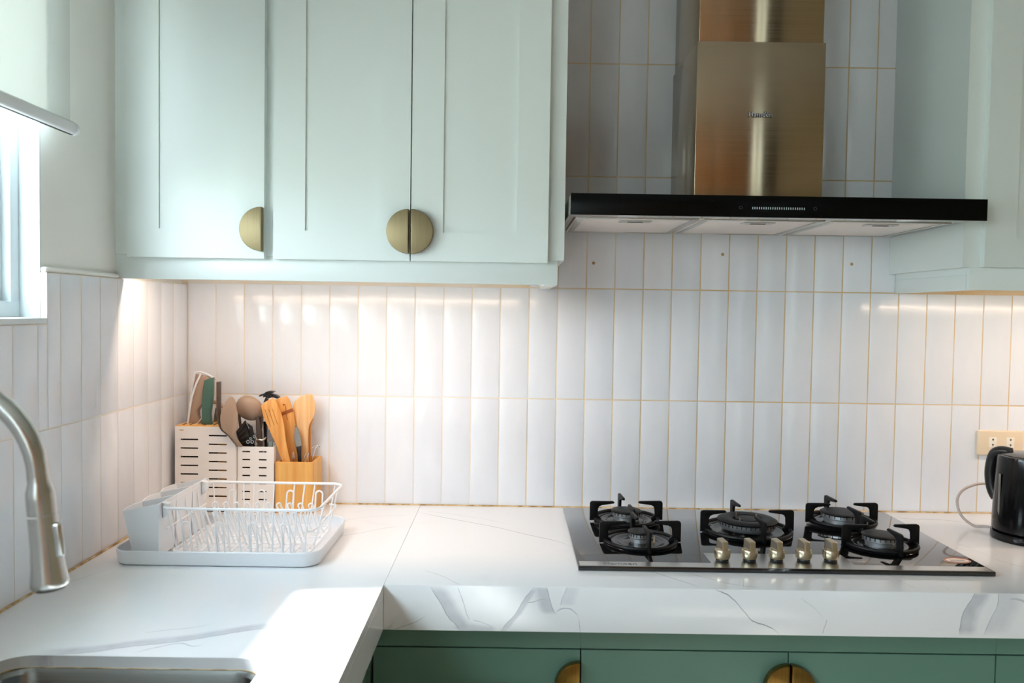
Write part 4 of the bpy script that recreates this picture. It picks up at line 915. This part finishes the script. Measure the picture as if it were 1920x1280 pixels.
# standing in the bamboo box
s_ = util('bamboo_spatula', 'slotted bamboo spatula leaning over the white caddy, three long slots', 'spatula', (.3, -.08, .02))
SP1 = [(0.2272, 0.2785),(0.241, 0.2891),(0.2563, 0.2973),(0.2653, 0.2916),(0.2786, 0.2625),(0.2871, 0.2277),(0.2915, 0.1914),(0.2979, 0.1593),(0.305, 0.13),(0.3102, 0.0824),(0.2921, 0.0821),(0.2835, 0.1297),(0.2665, 0.1771),(0.2455, 0.2215),(0.2328, 0.2493)]
o = seat(s_, obj('blade', MB().prism(SP1, -.0945, -.0895, 'xz', .0016, 2), M_BAMB2, s_))
cut = MB()
for a, b in (((498,767),(508.5,799)),((505,766.5),(515,797)),((511,765),(521.5,795.5))):
    p = [Vector(q) for q in ([(0.2383, 0.2675),(0.2531, 0.223)] if a[0] == 498 else [(0.248, 0.2683),(0.2621, 0.2259)] if a[0] == 505 else [(0.2564, 0.2705),(0.2712, 0.2282)])]
    cut.prism([(p[0].x-.0007, p[0].y), (p[0].x+.0007, p[0].y), (p[1].x+.0007, p[1].y), (p[1].x-.0007, p[1].y)], -.12, -.06, 'xz')
boolean(o, cut)
s_ = util('bamboo_spatula', 'dark-banded bamboo spatula with hook-shaped slot, second in the bamboo box', 'spatula', (.32, -.06, .02))
SP2 = [(0.256, 0.2903),(0.2673, 0.2954),(0.2848, 0.2999),(0.2919, 0.2909),(0.3027, 0.2606),(0.3077, 0.2324),(0.3072, 0.1969),(0.3059, 0.1813),(0.3146, 0.1473),(0.3262, 0.0835),(0.3065, 0.0761),(0.2949, 0.1257),(0.2834, 0.1724),(0.2719, 0.2177),(0.2604, 0.26)]
o = seat(s_, obj('blade', MB().prism(SP2, -.0625, -.0575, 'xz', .0016, 2), M_BAMB2, s_))
seat(s_, obj('scorch_band', MB().prism([(0.2718, 0.2563),(0.3006, 0.268),(0.3035, 0.2596),(0.274, 0.2478)], -.0634, -.0630, 'xz'), M_BURNT, s_))
seat(s_, obj('hook_slot', MB().tube([(x, -.0634, z) for x, z in [(0.2766, 0.2747),(0.2773, 0.279),(0.2808, 0.2783),(0.283, 0.2706),(0.2852, 0.2536),(0.2881, 0.2367)]], .0009, 6), M_BURNT, s_))
s_ = util('bamboo_spoon', 'rounded pale bamboo spoon standing furthest from the corner in the bamboo box', 'spoon', (.345, -.05, .02))
SP3 = [(0.2993, 0.2664),(0.3027, 0.2836),(0.3196, 0.298),(0.3394, 0.305),(0.35, 0.302),(0.3558, 0.2815),(0.3553, 0.2488),(0.3469, 0.2316),(0.3407, 0.2087),(0.3411, 0.1317),(0.3422, 0.0746),(0.3252, 0.0743),(0.3234, 0.1315),(0.3188, 0.1956),(0.3073, 0.221),(0.2998, 0.248)]
mb = MB().prism(smooth_outline(SP3, 3), -.0525, -.0475, 'xz', .0018, 2)
mb.each(lambda c: (c.x, c.y + .007*max(0, 1-((c.x-.343)/.026)**2)*max(0, 1-((c.z-.268)/.042)**2), c.z))
seat(s_, obj('bowl', mb, M_BAMB3, s_))
s_ = util('bamboo_spoon', 'thin bamboo spoon mostly hidden behind the rounded pale one', 'spoon', (.35, -.03, .02))
seat(s_, obj('handle', MB().prism([(0.3303, 0.2832),(0.3417, 0.292),(0.3504, 0.272),(0.3492, 0.2361),(0.3421, 0.2145),(0.343, 0.0704),(0.3316, 0.0703),(0.3278, 0.2142)], -.033, -.028, 'xz', .0015, 2), M_BAMB2, s_))
s_ = util('paring_knife', 'small grey blade with black handle point-up between the bamboo pieces', 'knife', (.335, -.07, .02))
seat(s_, obj('blade', MB().prism([(0.3097, 0.2239),(0.3168, 0.2169),(0.3253, 0.1916),(0.3269, 0.1691),(0.315, 0.1661),(0.3085, 0.1914)], -.0715, -.0700, 'xz'), M_STEELP, s_))
seat(s_, obj('handle', MB().prism([(0.3142, 0.1675),(0.3269, 0.1705),(0.327, 0.1422),(0.3301, 0.0927),(0.3203, 0.0925),(0.3172, 0.1491)], -.074, -.067, 'xz', .0015), M_BLACKP, s_))
def wires(label, name, cat, paths, r, y, z):
    t_ = util(name, label, cat, (paths[0][0][0], y, z))
    for p in paths: seat(t_, obj('wire', MB().tube(spline([(a, y, b) for a, b in p], 3), r, 8), M_CHROME, t_))
wires('small bright steel clip poking out beside the slotted bamboo spatula', 'clip', 'clip', [[(0.3046, 0.0953),(0.3065, 0.1375),(0.3098, 0.1572)], [(0.3116, 0.0954),(0.3113, 0.1404),(0.3098, 0.1572)]], .0012, -.085, .02)
wires('folded steel hook at the front rim of the bamboo box, beside the spoon', 'hook', 'hook', [[(0.3325, 0.1028),(0.3379, 0.138),(0.342, 0.1493),(0.3489, 0.155)], [(0.345, 0.103),(0.3463, 0.1353),(0.3503, 0.1536)]], .0012, -.085, .02)
wires('curled steel wire tool sticking out past the side of the bamboo box', 'wire_tool', 'tool', [[(0.3484, 0.0958),(0.3552, 0.1327),(0.3648, 0.1654),(0.3704, 0.1711),(0.3761, 0.167)], [(0.3536, 0.1638),(0.362, 0.1696),(0.3676, 0.1725)], [(0.3648, 0.1654),(0.3732, 0.1697),(0.3788, 0.1797)]], .0011, -.07, .02)

# ------------------------------------------------------------------ wall socket
o_ = thing('wall_outlet', 'cream double wall socket plate on the tiles above the kettle', 'outlet', (2.206, 0, .195))
oo = lambda n, mb, m, p=None, **k: cobj(o_, n, mb, m, p, **k)
oo('plate', MB().box(2.1455, 2.2685, -.0110, -.0004, .1615, .2290, .0035, 3), M_OUTLET)
for x in (2.1855, 2.2335):
    s = oo('socket', MB().box(x-.0108, x+.0108, -.0122, -.0108, .1835, .2110, .0006), M_OUTIN)
    for z in (.2050, .1900):
        obj('slot', MB().box(x-.0028, x+.0028, -.0126, -.0121, z-.0012 + (.0 if z > .2 else .0012), z+.0004+(.0 if z > .2 else .0012)).box(x-.0009, x+.0009, -.0126, -.0121, z-.003, z+.003), M_HOLE, s, smooth=0)

# ------------------------------------------------------------------ kettle
t_ = thing('kettle', 'glossy black electric kettle at the end of the worktop', 'kettle', (2.1350, -.2600, 0))
KR = .0830
obj('power_base', MB().lathe([(0, .0008), (KR, .0008), (KR+.001, .004), (KR, .0185), (KR-.006, .0205), (0, .0205)], (0, 0, 0), 48), M_KETTLE, t_)
bd = obj('body', MB().lathe([(0, .0215), (KR-.004, .0215), (KR-.0015, .024), (KR-.002, .06), (KR-.005, .14), (KR-.0085, .1960), (KR-.0100, .2020), (KR-.0140, .2035), (0, .2035)], (0, 0, 0), 56), M_KETTLE, t_)
bd.data.transform(Matrix.Identity(4))
obj('lid', MB().lathe([(0, .2105), (.030, .2100), (.055, .2075), (.0660, .2050), (.0670, .2030), (0, .2030)], (0, 0, 0), 48), M_KETTLE, t_)
obj('spout', MB().prism([(.060, -.018), (.098, 0), (.060, .018)], .168, .2030, 'xy', .004, 2), M_KETTLE, t_).rotation_euler = (0, 0, -.72)
dx, dy = -.60, .80
hp = spline([(dx*a, dy*a, b) for a, b in ((.048, .2040), (.070, .2055), (.086, .1960), (.0930, .1700), (.0945, .1430), (.0910, .1170), (.0850, .0990), (.0780, .0880))], 5)
hm = MB().tube(hp, .0125, 14)
hm.each(lambda c: c) and obj('handle', hm, M_BLACKP, t_)
obj('water_window', MB().box(-.0035, .0035, -.0008, .0008, .055, .160, .0005), mat('smoked_plastic', lin(112,104,98), .2), t_, loc=(-.0798, -.004, 0)).rotation_euler = (0, 0, PI/2)
obj('power_cord', MB().tube(spline([(-.052, .078, .0100), (-.062, .086, .0085), (-.082, .096, .0080), (-.105, .112, .0300), (-.1130, .118, .0660), (-.096, .124, .0920), (-.060, .130, .1060), (-.010, .150, .1080), (.040, .2300, .1180)], 6), .0034, 10), M_CORD, t_)

# ------------------------------------------------------------------ things of one kind share a group
GROUPS = {'base_cabinet': 'sage green base cabinets', 'wall_cabinet': 'pale mint wall cabinets', 'worktop': 'white marble worktops',
          'knife': 'knives in the corner holders', 'bamboo_spatula': 'bamboo utensils in the bamboo box', 'bamboo_spoon': 'bamboo utensils in the bamboo box',
          'skewer': 'steel skewers in the white caddy'}
for o in list(SC.objects):
    base = o.name.split('.')[0]
    if o.parent is None and o.get('category') and base in GROUPS: o['group'] = GROUPS[base]
